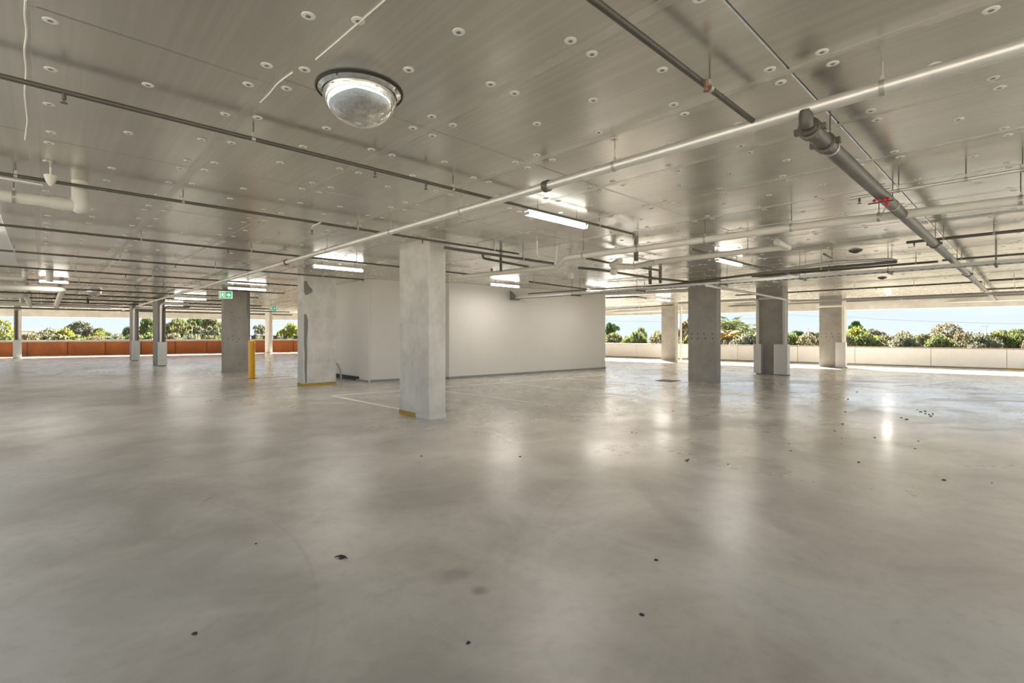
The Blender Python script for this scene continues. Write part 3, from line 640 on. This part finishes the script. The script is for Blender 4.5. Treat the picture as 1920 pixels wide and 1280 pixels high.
# --- left waste stack
pL = W(143, 385, 2.93); 
pipe_run('waste_pipe', [(-1.8, pL.y, 2.93), (pL.x-.10, pL.y, 2.93)], .060, 'pvc', 'thick cream waste pipe entering from the left edge to an elbow', 'pipe', wp, [(-.22, pL.y, 2.93)], 'rod', seg=20)
t = thing('pipe_elbow', 'big cream elbow and riser ending the thick left waste pipe', 'pipe elbow', (pL.x+.03, pL.y, 2.93))
b = B(); b.tube([(-.24, 0, 0), (-.13, 0, 0)], .07, 20); b.build('socket', M['pvc'], t, True)
b = B(); b.lathe([(0, -.085), (.035, -.08), (.065, -.06), (.08, -.02), (.082, .02), (.082, .07)], n=24); b.tube([(-.14, 0, 0), (0, 0, 0)], .066, 20); b.build('elbow_body', M['pvc'], t, True)
b = B(); b.tube([(0, 0, .07), (0, 0, CEIL-2.93)], .072, 20); b.build('riser', M['pvc'], t, True)
pipe_run('conduit', [W(-60, 326, 3.03), W(0, 333, 3.03), W(80, 347, 3.03)], .018, 'galv', 'thin shiny conduit above the left waste pipe', 'pipe', None, seg=10)
t = thing('ceiling_sensor', 'white cone shaped fitting at the end of the thin left conduit', 'sensor', tuple(W(95, 340, 3.06)))
b = B(); b.lathe([(0, -.05), (.015, -.045), (.04, -.0), (.055, .05), (.055, .06), (.01, .065), (.01, .14)], n=16); b.build('sensor_body', M['pvc'], t, True)
# --- far left pipe group
q = W(118, 543, 2.88)
pipe_run('waste_pipe', [(-3.3, q.y, 2.88), (q.x, q.y, 2.88), (q.x, q.y+13, 2.88)], .085, 'pvc', 'far cream waste pipe at left turning away past the far mirror dome', 'pipe', wp, seg=14, br=.15)
pipe_run('waste_pipe', [(-3.3, q.y-2.2, 2.98), (-.35, q.y-2.2, 2.98), (-.35, q.y-2.2, 3.19)], .06, 'pvc', 'cream waste pipe above the far left one, turning up beside the short lamp', 'pipe', wp, seg=12)
pipe_run('waste_pipe', [(-3.3, q.y+4.2, 2.86), (q.x-.9, q.y+4.2, 2.86), (q.x-.9, q.y+12.5, 2.86)], .075, 'pvc', 'cream waste pipe second behind the far left bend', 'pipe', wp, seg=12, br=.15)
pipe_run('waste_pipe', [(-3.3, q.y+11.0, 2.85), (q.x+2, q.y+11.0, 2.85)], .085, 'pvc', 'cream waste pipe crossing far left, ahead of the farthest column', 'pipe', wp, seg=12)
riser(57, 577, 2.75, .075, 'pvc', 'short cream pipe end hanging at far left')
riser(40, 568, 2.85, .06, 'pvc', 'white short pipe drop left of the hanging cream pipe end')
riser(93, 528, 2.95, .08, 'pvc', 'cream riser just left of the short lamp')
riser(105, 578, 2.83, .12, 'pvc', 'stout cream pipe drop far left beyond the bend')
riser(165, 570, 2.95, .05, 'steel', 'thin dark drop beneath the far mirror dome')
# --- downpipes by the columns
dg = 'downpipes at the columns'
def down(p, zt, r, mat, label, to=None, z0=0.02):
    pts = [(p.x, p.y, z0), (p.x, p.y, zt)]
    if to: pts += [tuple(Vector(p)+Vector((*to, 0))+Vector((0, 0, zt)))]
    return pipe_run('downpipe', pts, r, mat, label, 'downpipe', dg, br=.15)
d1 = Vector((19.52, 7.12, 0)); down(d1, 2.80, .05, 'pvc', 'cream downpipe on the left of the dark guarded column', (-.0, 3.2))
guard(19.40, 6.96, 19.645, 7.22, 'pale pipe guard at the left foot of the dark column')
d2 = Vector((19.55, 6.18, 0)); down(d2, 2.82, .045, 'pvc', 'bright downpipe on the right of the dark guarded column', (.0, .9))
guard(19.36, 6.05, 19.64, 6.50, 'wide pale pipe guard at the right foot of the dark column')
d3 = Vector((25.60, 5.72, 0)); down(d3, 2.74, .05, 'pvc', 'cream downpipe bending under a loop on the column nearest the parapet', (.0, 1.0))
guard(25.45, 5.62, 25.70, 6.0, 'pale pipe guard on the column nearest the white parapet')
down(Vector((25.93, 13.55, 0)), 3.0, .05, 'pvc', 'white downpipe on the column right of the white wall')
d5 = Vector((3.98, 27.93, 0)); down(d5, 2.92, .045, 'galv', 'left grey elbowed pipe on the narrow column left of the exit sign', (1.1, .0))
down(Vector((4.12, 27.93, 0)), 2.78, .045, 'steel', 'right grey elbowed pipe on the narrow column left of the exit sign', (1.0, .0))
guard(3.87, 27.80, 4.20, 28.045, 'grey pipe guard at the narrow column left of the exit sign', 1.12, 'guard')
down(Vector((3.66, 34.38, 0)), 2.95, .045, 'galv', 'left grey pipe on the second narrow column', (.9, .0))
down(Vector((3.84, 34.38, 0)), 2.85, .045, 'steel', 'right grey pipe on the second narrow column', (.7, .0))
guard(3.58, 34.26, 3.92, 34.50, 'grey pipe guard at the second narrow column', 1.12, 'guard')
down(Vector((-1.22, 42.9, 0)), 2.95, .06, 'steel', 'left pipe on the farthest left column'); down(Vector((-1.06, 42.9, 0)), 2.95, .055, 'pvc', 'right pale pipe on the farthest left column')
guard(-1.33, 42.75, -.96, 42.99, 'pale pipe guard at the farthest left column', 1.12, 'guard')
# --- hose loop at the stained column
pipe_run('hose', [(6.5, 14.32, 0.01), (6.5, 14.32, .35), (6.42, 14.36, .60), (6.40, 14.6, .62)], .028, 'hose', 'bent grey hose standing at the right foot of the stained column', 'hose', br=.1, seg=10)
# ------------------------------------------------------------------ mirror domes
def dome(x, y, label, r=.285):
    t = thing('mirror_dome', label, 'mirror', (x, y, CEIL), 'ceiling mirror domes')
    b = B(); b.lathe([(r+.006, 0), (r+.009, -.008), (r+.002, -.016), (r-.008, -.014), (r-.008, -.004)], n=64); b.build('rubber_rim', M['rubber'], t, True)
    b = B(); b.lathe([(r-.006, -.012), (r-.018, -.020), (r-.034, -.034)], n=64); b.build('flange', M['mirror'], t, True)
    prof = [((r-.036)*math.cos(a), -.034-.205*math.sin(a)) for a in [i*PI/2/22 for i in range(23)]]; prof[-1] = (.0005, prof[-1][1])
    b = B(); b.lathe(prof, n=64); b.build('dome', M['mirror'], t, True)
    for a in (.5, 2.1, 3.7, 5.3):
        b = B(); b.lathe([(.007, 0), (.006, -.005), (0, -.006)], ((r-.014)*math.cos(a), (r-.014)*math.sin(a), -.018), 8); b.build('screw', M['rod'], t)
dome(1.60, 3.22, 'large mirrored security dome on the ceiling nearest the camera'); dome(1.45, 25.2, 'small looking far mirrored dome above the left bay')
# round ceiling speakers
for (px, py, lab) in ((1654, 520, 'small round grey ceiling speaker right of the guarded columns'), (265, 525, 'small pale round fitting on the ceiling left of the exit sign'), (1604, 469, 'tiny dark round ceiling fitting above the conduit elbow')):
    p = W(px, py, CEIL); t = thing('ceiling_speaker', lab, 'speaker', (p.x, p.y, CEIL))
    b = B(); b.lathe([(.12, 0), (.12, -.015), (.10, -.03), (.03, -.06), (0, -.062)], n=20); b.build('speaker_cover', M['pvc' if px < 300 else 'rod'], t, True)
# ------------------------------------------------------------------ lamps
lamp_i = 0
def lamp(x, y, label, group='linear ceiling lamps', z=3.035, ln=1.2):
    global lamp_i
    t = thing('ceiling_lamp', label, 'lamp', (x, y, z), group)
    b = B(); b.chamfer((0, -.022, .045), (ln, .022, .075), .006); b.build('lamp_body', M['lampbody'], t)
    b = B(); b.prism([(0, -.045), (ln, -.045), (ln, .045), (0, .045)], .0, .05); b.v = [(vx, vy*(.8 if vz < .01 else 1), vz) for vx, vy, vz in b.v]; b.build('diffuser', M['tube'], t)
    for ex in (-.012, ln): 
        b = B(); b.box((ex, -.046, -.001), (ex+.012, .046, .04)); b.build('end_cap', M['lampbody'], t)
    for ex in (.2, ln-.2):
        b = B(); b.tube([(ex, 0, .075), (ex, 0, CEIL-z)], .006, 6); b.build('hanger_rod', M['rod'], t)
    ld = bpy.data.lights.new('lamp_light', 'AREA'); ld.shape = 'RECTANGLE'; ld.size = ln; ld.size_y = .09; ld.energy = LAMP_WATTS*ln/1.2; ld.color = (1, .94, .86)
    lo = bpy.data.objects.new('lamp_light', ld); C.objects.link(lo); lo.location = (ln/2, 0, -.004); lo.parent = t
    return t
for x, y, lab in [(4.50, 4.46, 'brightest linear lamp, right of centre beside a sprinkler pipe'),
                  (4.52, 11.4, 'linear lamp above the stained column'), (4.58, 18.9, 'linear lamp just above the exit sign'),
                  (4.2, 26.0, 'linear lamp left of the exit sign, farther off'), (10.25, 11.75, 'linear lamp under the pipes in front of the white wall'),
                  (10.25, 4.55, 'linear lamp between the grey columns, partly hidden by a waste pipe'), 
                  (-1.72, 11.6, 'linear lamp whose tip touches the left edge'), (14.0, 10.9, 'linear lamp at the right end of the white wall'),
                  (20.3, 11.8, 'far linear lamp over the column right of the white wall'), (26.4, 4.4, 'far linear lamp above the right sky gap'),
                  (4.6, 33.4, 'far linear lamp between narrow columns and exit sign')]:
    lamp(x, y, lab)
lamp(-.08, 20.25, 'short linear lamp at far left between pipes', ln=.64)
HID = 'added linear ceiling lamps outside the picture'  # unseen lamps added on the same grid for more light inside
for x, y, lab in [(4.5, -2.9, 'added unseen linear lamp, right behind the camera'), 
                  (10.3, -2.9, 'added unseen linear lamp, right'), (16.2, -2.9, 'added unseen linear lamp, far right'), (22.2, -2.9, 'added unseen linear lamp, farthest right')]:
    lamp(x, y, lab, HID)
# ------------------------------------------------------------------ exit signs
def exit_sign(p, label, wdt=.42, hgt=.25, rz=0, arrow=True):
    t = thing('exit_sign', label, 'sign', tuple(p), 'green exit signs', rz)
    b = B(); b.box((-wdt/2, 0, -hgt/2), (wdt/2, .04, hgt/2)); b.build('sign_box', M['exitwhite'], t)
    b = B(); b.box((-wdt/2+.012, -.004, -hgt/2+.014), (wdt/2-.012, .002, hgt/2-.014)); b.build('green_face', M['exit'], t)
    def flat(P_, nm):
        b = B(); n = len(P_); b.add([(x, -.008, z) for x, z in P_]+[(x, -.003, z) for x, z in P_], [tuple(range(n)), tuple(range(n, 2*n))[::-1]]+[(i, n+i, n+(i+1)%n, (i+1)%n) for i in range(n)]); b.build(nm, M['exitwhite'], t)
    # running figure in a doorway
    flat([(-.17, -.095), (-.155, -.095), (-.155, .095), (-.03, .095), (-.03, .105), (-.17, .105)], 'door_symbol'); flat([(-.03, -.095), (-.018, -.095), (-.018, .105), (-.03, .105)], 'door_symbol')
    flat([(-.085+.016*math.cos(a*PI/4), .065+.016*math.sin(a*PI/4)) for a in range(8)], 'figure_head')
    flat([(-.11, .045), (-.075, .045), (-.055, .015), (-.04, .01), (-.042, 0), (-.065, .003), (-.078, .018), (-.085, -.015), (-.06, -.04), (-.065, -.09), (-.082, -.09), (-.08, -.05), (-.105, -.03), (-.12, -.06), (-.15, -.075), (-.155, -.06), (-.132, -.048), (-.11, .0), (-.125, .025), (-.14, .0), (-.15, .005), (-.135, .04)], 'running_figure')
    flat([(.03, .02), (.09, .02), (.09, .065), (.165, 0), (.09, -.065), (.09, -.02), (.03, -.02)], 'arrow')
    for sx_ in (-.12, .12):
        b = B(); b.tube([(sx_, .02, hgt/2), (sx_, .02, CEIL-p[2])], .006, 6); b.build('hanger_rod', M['rod'], t)
exit_sign(W(423, 552.5, 2.90), 'green exit sign with running figure and arrow by the grey column', rz=-.45)
exit_sign(W(512, 578, 2.86), 'small far green exit sign left of the stained column', rz=-.9, wdt=.40)
# ------------------------------------------------------------------ bollard
p = W(472, 709, 0); t = thing('bollard', 'bright yellow round bollard in front of the grey column', 'bollard', (p.x, p.y, 0))
b = B(); b.lathe([(.105, .0), (.105, 1.22), (.098, 1.255), (.07, 1.285), (.03, 1.298), (.0005, 1.30)], n=28); b.build('post', M['yellow'], t, True)
b = B(); b.lathe([(.106, 1.19), (.108, 1.20), (.108, 1.225), (.104, 1.235)], n=28); b.build('cap', M['yellow'], t, True)
b = B(); b.lathe([(.17, .0), (.165, .012), (.106, .014)], n=28); b.build('base_plate', M['yellow_worn'], t, True)
# ------------------------------------------------------------------ debris on the floor
dr = random.Random(5)
pts = [(1735,775),(1726,772),(1742,777),(1745,780),(1735,771),(1607,735),(1590,748),(1616,729),(1365,870),(1285,863),(1610,867),(1585,772),(1580,795),(1578,822),(1722,827),(1716,841),(1565,808),(1720,768),(1690,783),(1700,786),(1480,832),(1483,845),(1640,820),(1185,810),(1193,812),(1578,832),(1541,752),(1262,770),(365,1188),(640,1047),(480,1019),(790,855),(878,1205),(975,856),(313,740),(1203,1152),(1230,1050),(1610,866),(1860,905),(1770,900)]
for (px, py) in pts:
    p = W(px, py, 0); r = dr.uniform(.009, .02)*(1.3 if py < 800 else 1)
    b = B(); b.lathe([(r, 0), (r*.8, r*.35), (r*.3, r*.55), (.0004, r*.5)], n=7); b.v = [(x*dr.uniform(.7, 1.3), y*dr.uniform(.7, 1.3), z) for x, y, z in b.v]
    o = b.build('floor_debris', M['debris'], None, False, (p.x, p.y, 0)); o.rotation_euler = (0, 0, dr.uniform(0, 6))
    tag(o, 'tiny dark scrap of debris lying loose on the bare concrete floor', 'debris', 'dark scraps on the floor')
for k, (px, py, l_, a, lab) in enumerate([(1290, 864, .16, .4, 'dark leaf scrap on the floor in front of the tie hole column'), (640, 1046, .10, -.9, 'curled dry twig on the near floor, left of centre'), (1750, 776, .12, .2, 'largest dark leaf scrap on the wet looking floor at right')]):
    p = W(px, py, 0); b = B(); b.tube([(-l_/2, 0, .006), (-l_*.1, .012, .010), (l_*.2, .008, .008), (l_/2, -.01, .006)], [.002, .008, .007, .002], 6)
    o = b.build('leaf_litter', M['debris'], None, True, (p.x, p.y, 0)); o.rotation_euler = (0, 0, a); tag(o, lab, 'debris')

# ------------------------------------------------------------------ outside
GZ = -6.0
b = B(); b.box((-250, -200, GZ-.5), (300, 320, GZ)); struct(b.build('ground', M['ground']))
def crown_mesh(seed, kind, nleaf):
    r = random.Random(seed); b = B(); blobs = []
    if kind == 'round':
        for i in range(16):
            a = r.uniform(0, 2*PI); d = r.uniform(0, .62); z = r.uniform(.45, .86)-d*.22
            blobs.append((d*math.cos(a), d*math.sin(a), z, r.uniform(.22, .36), r.uniform(.13, .19)))
        blobs.append((0, 0, .80, .4, .18))
    elif kind == 'flat':
        for i in range(13):
            a = r.uniform(0, 2*PI); d = r.uniform(.15, .78); z = r.uniform(.70, .93)-d*.12
            blobs.append((d*math.cos(a), d*math.sin(a), z, r.uniform(.20, .34), r.uniform(.035, .07)))
    else:
        for i in range(14):
            a = r.uniform(0, 2*PI); d = r.uniform(.1, .8); z = r.uniform(.5, .95)-d*.1
            blobs.append((d*math.cos(a), d*math.sin(a), z, r.uniform(.10, .20), r.uniform(.03, .055)))
    tot = sum(q[3]**2 for q in blobs)
    for bx, by, bz, br_, bh in blobs:
        for _ in range(int(nleaf*br_**2/tot)):
            v = Vector((r.gauss(0, 1), r.gauss(0, 1), r.gauss(0, 1))).normalized()*r.uniform(.72, 1.05)
            if v.z < -.5: continue
            p = Vector((bx+v.x*br_, by+v.y*br_, bz+v.z*bh)); s_ = r.uniform(.022, .045)
            d = Vector((r.gauss(0, 1), r.gauss(0, 1), r.gauss(0, .5))).normalized(); e_ = d.cross(Vector((r.gauss(0, 1), r.gauss(0, 1), r.gauss(0, 1)))).normalized()
            d = d*s_; e_ = e_*s_*.6; zs = .45
            b.quad(*[(q.x, q.y, q.z) for q in [p-d, p-e_, p+d, p+e_]])
    me = b.mesh('foliage')
    # skeleton
    t = B(); t.tube([(0, 0, 0), (.01, .01, .3), (0, .02, .5)], [.035, .028, .022], 7)
    for bx, by, bz, br_, bh in blobs[:12]:
        t.tube([(0, .02, .42), (bx*.45, by*.45, bz*.75+.02), (bx, by, bz)], [.016, .011, .004], 5)
    return me, t.mesh('trunk')
protos = {'round': [crown_mesh(s_, 'round', 7500) for s_ in (1, 2, 3, 4)], 'flat': [crown_mesh(s_, 'flat', 3000) for s_ in (5, 6)], 'sparse': [crown_mesh(s_, 'sparse', 1500) for s_ in (7, 8)]}
mesh_cache = {}
def with_mat(me, m):
    kx = (me.name, m.name)
    if kx not in mesh_cache:
        c = me.copy(); c.materials.clear(); c.materials.append(m); mesh_cache[kx] = c
    return mesh_cache[kx]
TN = 0
def tree(px, ytop, hw, D, kind, leafm, label, bark='bark_dark', cat='tree', name='tree', group='trees beyond the parapets'):
    global TN
    TN += 1; P_ = protos[kind]; cm, tm = P_[TN % len(P_)]
    base = ray(px, D, GZ); H_ = EYE+(HY-ytop)/FPX*D-GZ; Rr = hw/FPX*D*1.3
    t = thing(name, label, cat, tuple(base), group, TN*1.3)
    c = link('foliage', with_mat(cm, M[leafm]), t); k = link('trunk', with_mat(tm, M[bark]), t)
    for q in (c, k): q.scale = (Rr, Rr, H_)
    return t
for a in [(5, 597, 30, 62, 'round', 'leaf_yellow', 'yellow green tree at the left edge of the photo'),
          (92, 613, 30, 78, 'round', 'leaf_olive', 'olive bush like tree just right of the white house'),
          (150, 600, 36, 92, 'round', 'leaf_grey', 'tallest grey green crown in the left bay, behind the yellow ones'),
          (122, 613, 28, 62, 'round', 'leaf_yellow', 'yellow green rounded tree in the middle of the left bay'),
          (190, 607, 20, 74, 'flat', 'leaf_green', 'flat topped green tree in the left bay'),
          (185, 618, 24, 60, 'round', 'leaf_yellow', 'bright yellow green tree under the flat topped one'),
          (240, 610, 18, 78, 'round', 'leaf_dark', 'dark green tree left of the second narrow column'),
          (222, 624, 24, 60, 'round', 'leaf_olive', 'low olive tree left of the second narrow column'),
          (60, 624, 32, 60, 'round', 'leaf_olive', 'low olive tree in front of the white house'),
          (278, 590, 28, 66, 'round', 'leaf_green', 'green tree between the two narrow columns'),
          (318, 585, 30, 60, 'sparse', 'leaf_olive', 'open crowned gum with pale forked trunk right of the narrow column', 'bark'),
          (335, 592, 32, 70, 'round', 'leaf_green', 'green tree behind the pale forked gum'),
          (356, 586, 30, 62, 'sparse', 'leaf_olive', 'open gum with pale branches in the middle of the second bay', 'bark'),
          (368, 590, 36, 80, 'round', 'leaf_dark', 'dark green tree reaching the slab edge in the second bay'),
          (396, 592, 36, 72, 'round', 'leaf_olive', 'olive tree left of the grey column'),
          (395, 600, 30, 60, 'sparse', 'leaf_grey', 'grey leafed gum with white branches left of the grey column', 'bark'),
          (425, 600, 30, 66, 'round', 'leaf_green', 'green tree half hidden behind the grey column'),
          (488, 598, 22, 82, 'sparse', 'leaf_grey', 'thin grey gum seen between grey column and slim pale column'),
          (484, 628, 26, 66, 'round', 'leaf_yellow', 'low yellow green tree right of the bollard'),
          (545, 604, 30, 68, 'round', 'leaf_yellow', 'yellow green tree left of the stained column'),
          (520, 622, 18, 72, 'flat', 'leaf_dark', 'small dark flat tree behind the slim pale column'),
          (1148, 600, 18, 86, 'flat', 'leaf_dark', 'tall thin dark topped tree right of the white wall'),
          (1148, 622, 22, 62, 'round', 'leaf_yellow', 'low yellow green tree right of the white wall'),
          (1176, 628, 22, 72, 'round', 'leaf_olive', 'low olive tree in the first right bay'),
          (1202, 612, 22, 78, 'round', 'leaf_green', 'round green tree in the middle of the first right bay'),
          (1233, 618, 20, 70, 'round', 'leaf_green', 'green tree touching the column right of the white wall'),
          (1284, 600, 22, 62, 'round', 'leaf_brown', 'brownish green tree left of the tie hole column'),
          (1298, 590, 16, 90, 'flat', 'leaf_dark', 'dark high tree top just left of the tie hole column'),
          (1404, 612, 24, 76, 'round', 'leaf_olive', 'olive tree left of the dark guarded column'),
          (1430, 606, 24, 72, 'round', 'leaf_yellow', 'yellow green tree partly behind the dark guarded column'),
          (1496, 614, 26, 92, 'flat', 'leaf_dark', 'dark flat topped tree between the guarded columns'),
          (1528, 617, 22, 88, 'flat', 'leaf_grey', 'grey green flat tree left of the column nearest the parapet'),
          (1505, 632, 36, 62, 'round', 'leaf_yellow', 'low yellow green shrubby tree between the guarded columns'),
          (1606, 610, 40, 60, 'round', 'leaf_yellow', 'lush yellow green tree right of the last column'),
          (1598, 594, 16, 96, 'flat', 'leaf_dark', 'thin high dark tree above the lush yellow green one'),
          (1640, 612, 22, 84, 'flat', 'leaf_grey', 'grey flat tree on the right shoulder of the lush one'),
          (1664, 617, 16, 86, 'sparse', 'leaf_grey', 'thin pale stemmed gum in the right bay', 'bark'),
          (1694, 619, 28, 82, 'round', 'leaf_olive', 'round olive tree in the right bay'),
          (1730, 619, 26, 88, 'flat', 'leaf_grey', 'flat grey green tree left of the big brownish one'),
          (1722, 628, 30, 70, 'round', 'leaf_olive', 'low olive tree left of the big brownish one'),
          (1776, 604, 44, 80, 'round', 'leaf_brown', 'big brownish grey tree in the middle of the right bay'),
          (1832, 620, 20, 96, 'sparse', 'leaf_grey', 'thin open tree right of the big brownish one'),
          (1848, 636, 20, 80, 'round', 'leaf_dark', 'small dark rounded tree behind the tall light pole'),
          (1888, 612, 40, 86, 'flat', 'leaf_green', 'wide flat topped tree at the right edge'),
          (1908, 624, 30, 64, 'round', 'leaf_dark', 'dark green tree at the right edge'),
          (1935, 618, 30, 74, 'round', 'leaf_green', 'green tree running out of the right edge')]:
    tree(*a)
SG = 'low shrubs behind the parapets'
ORD = 'first second third fourth fifth sixth seventh eighth ninth tenth eleventh twelfth thirteenth fourteenth fifteenth sixteenth seventeenth eighteenth nineteenth twentieth twenty-first twenty-second twenty-third twenty-fourth'.split()
SL = [ORD[i]+' low '+['olive', 'green', 'brownish', 'grey green'][i % 4]+' shrub from the left, just above the orange parapet' for i in range(19)]
SL += [ORD[i]+' low '+['olive', 'green', 'brownish', 'grey green'][(i+19) % 4]+' shrub from the left, just above the white parapet' for i in range(24)]
for i, px in enumerate(list(range(-20, 600, 34))+list(range(1120, 1960, 36))):
    tree(px+rnd.uniform(-8, 8), 624+rnd.uniform(-4, 3), 36, rnd.uniform(52, 58), 'round', ['leaf_olive', 'leaf_green', 'leaf_brown', 'leaf_grey'][i % 4], SL[i], cat='shrub', name='shrub', group=SG)
# palms
def palm(px, ytop, D, mat, n, ln, label, z_top):
    base = ray(px, D, GZ); hz = EYE+(HY-ytop)/FPX*D-GZ-z_top
    t = thing('palm_tree', label, 'palm', tuple(base), 'palms behind the white parapet')
    b = B(); b.tube([(0, 0, 0), (.1, 0, hz*.5), (0, 0, hz)], [.25, .2, .16], 8); b.build('trunk', M['bark_dark'], t, True)
    r = random.Random(int(px)); fms = []
    for q in range(3):
        b = B(); el = r.uniform(.5, 1.1); pts_ = []
        for i in range(9):
            s_ = i/8; pts_.append(Vector((ln*s_*(1-.25*s_), 0, ln*(el*s_-1.0*s_*s_)*.75)))
        b.tube(pts_, [.03]*8+[.006], 4)
        for i in range(1, 9):
            for sg in (-1, 1):
                for hh in (0, .5):
                    p0 = pts_[i-1].lerp(pts_[i], hh); l2 = ln*.30*(1-abs(i/9-.45)); tip = p0+Vector((.18*ln, sg*l2, -.12*ln))
                    b.quad(tuple(p0), tuple(p0.lerp(tip, .5)+Vector((.05, 0, .02))), tuple(tip), tuple(p0.lerp(tip, .5)-Vector((.05, 0, .0))))
        fm = b.mesh('frond'); fm.materials.append(M[mat]); fms.append(fm)
    for i in range(n):
        o = link('frond', fms[i % 3], t, (0, 0, hz)); o.rotation_euler = (0, r.uniform(-.9, .35), i*2.4)
palm(1368, 601, 60, 'leaf_green', 22, 2.6, 'green palm with arching fronds right of the tie hole column', 1.1)
palm(1364, 622, 56, 'leaf_dry', 16, 1.9, 'shorter golden palm in front of the green palm', .7)
palm(1412, 624, 58, 'leaf_yellow', 16, 1.9, 'yellow green palm left of the dark guarded column', .7)
palm(1392, 610, 64, 'leaf_green', 18, 2.2, 'second green palm just right of the tall green palm', .9)
# house
hp = ray(47, 95, GZ); t = thing('house', 'white two storey house among the trees at far left', 'house', tuple(hp), rz=-YAW)
b = B(); b.box((-3.4, 0, 0), (3.4, 6, 7.8)); b.build('walls', M['house'], t)
b = B(); b.prism([(-3.8, -.4), (2.2, -.4), (2.2, 6.4), (-3.8, 6.4)], 7.8, 8.05); b.add([(-3.8,-.4,8.05),(2.2,-.4,8.05),(2.2,6.4,8.05),(-3.8,6.4,8.05),(-.8,3,8.6)], [(0,1,4),(1,2,4),(2,3,4),(3,0,4)]); b.build('roof', M['roof'], t)
for x in (-2.6, -1.0, .8, 2.2):
    b = B(); b.box((x, -.03, 6.3), (x+.8, .02, 7.3)); b.build('window', M['glass'], t)
# poles
for px, yt, D, lab in ((1849, 611, 80, 'tall white light pole with crossarm, right bay'), (1825, 627, 75, 'white pole left of the tall light pole'), (1808, 639, 70, 'short white fence post at the big brownish tree'), (1748, 640, 70, 'short white fence post left of the big brownish tree'), (1690, 637, 70, 'short lamp post with wide head, right bay'), (1516, 615, 78, 'white pole between the guarded columns'), (1148, 628, 78, 'thin white pole right of the white wall'), (345, 620, 66, 'thin pale pole in the second left bay')):
    p = ray(px, D, GZ); H_ = EYE+(HY-yt)/FPX*D-GZ; t = thing('light_pole', lab, 'pole', tuple(p), 'white poles beyond the parapets', -YAW)
    b = B(); b.tube([(0, 0, 0), (0, 0, H_)], [.11, .07], 8); b.build('mast', M['pole'], t, True)
    b = B(); b.box((-.8 if yt in (611, 637) else -.18, -.08, H_-.12), (.5 if yt in (611, 637) else .18, .08, H_)); b.build('lamp_head', M['pole'], t)
# power lines
def cable(pts, D, label, r=.022):
    P_ = [ray(x, D, EYE+(HY-y)/FPX*D) for x, y in pts]; b = B(); b.tube(P_, r, 5); tag(b.build('power_line', M['wire']), label, 'cable', 'power lines in the sky')
cable([(1100, 601), (1240, 603), (1300, 603)], 75, 'faint power line in the sky right of the white wall')
cable([(1340, 600), (1420, 597), (1480, 590), (1540, 594), (1600, 597)], 72, 'power line crossing the sky between the guarded columns')
cable([(1560, 590), (1640, 598), (1760, 603), (1860, 606), (1960, 607)], 72, 'longest power line across the right bay sky', .028)
cable([(1810, 646), (1890, 650), (1960, 653)], 70, 'low wire running right from the tall light pole')
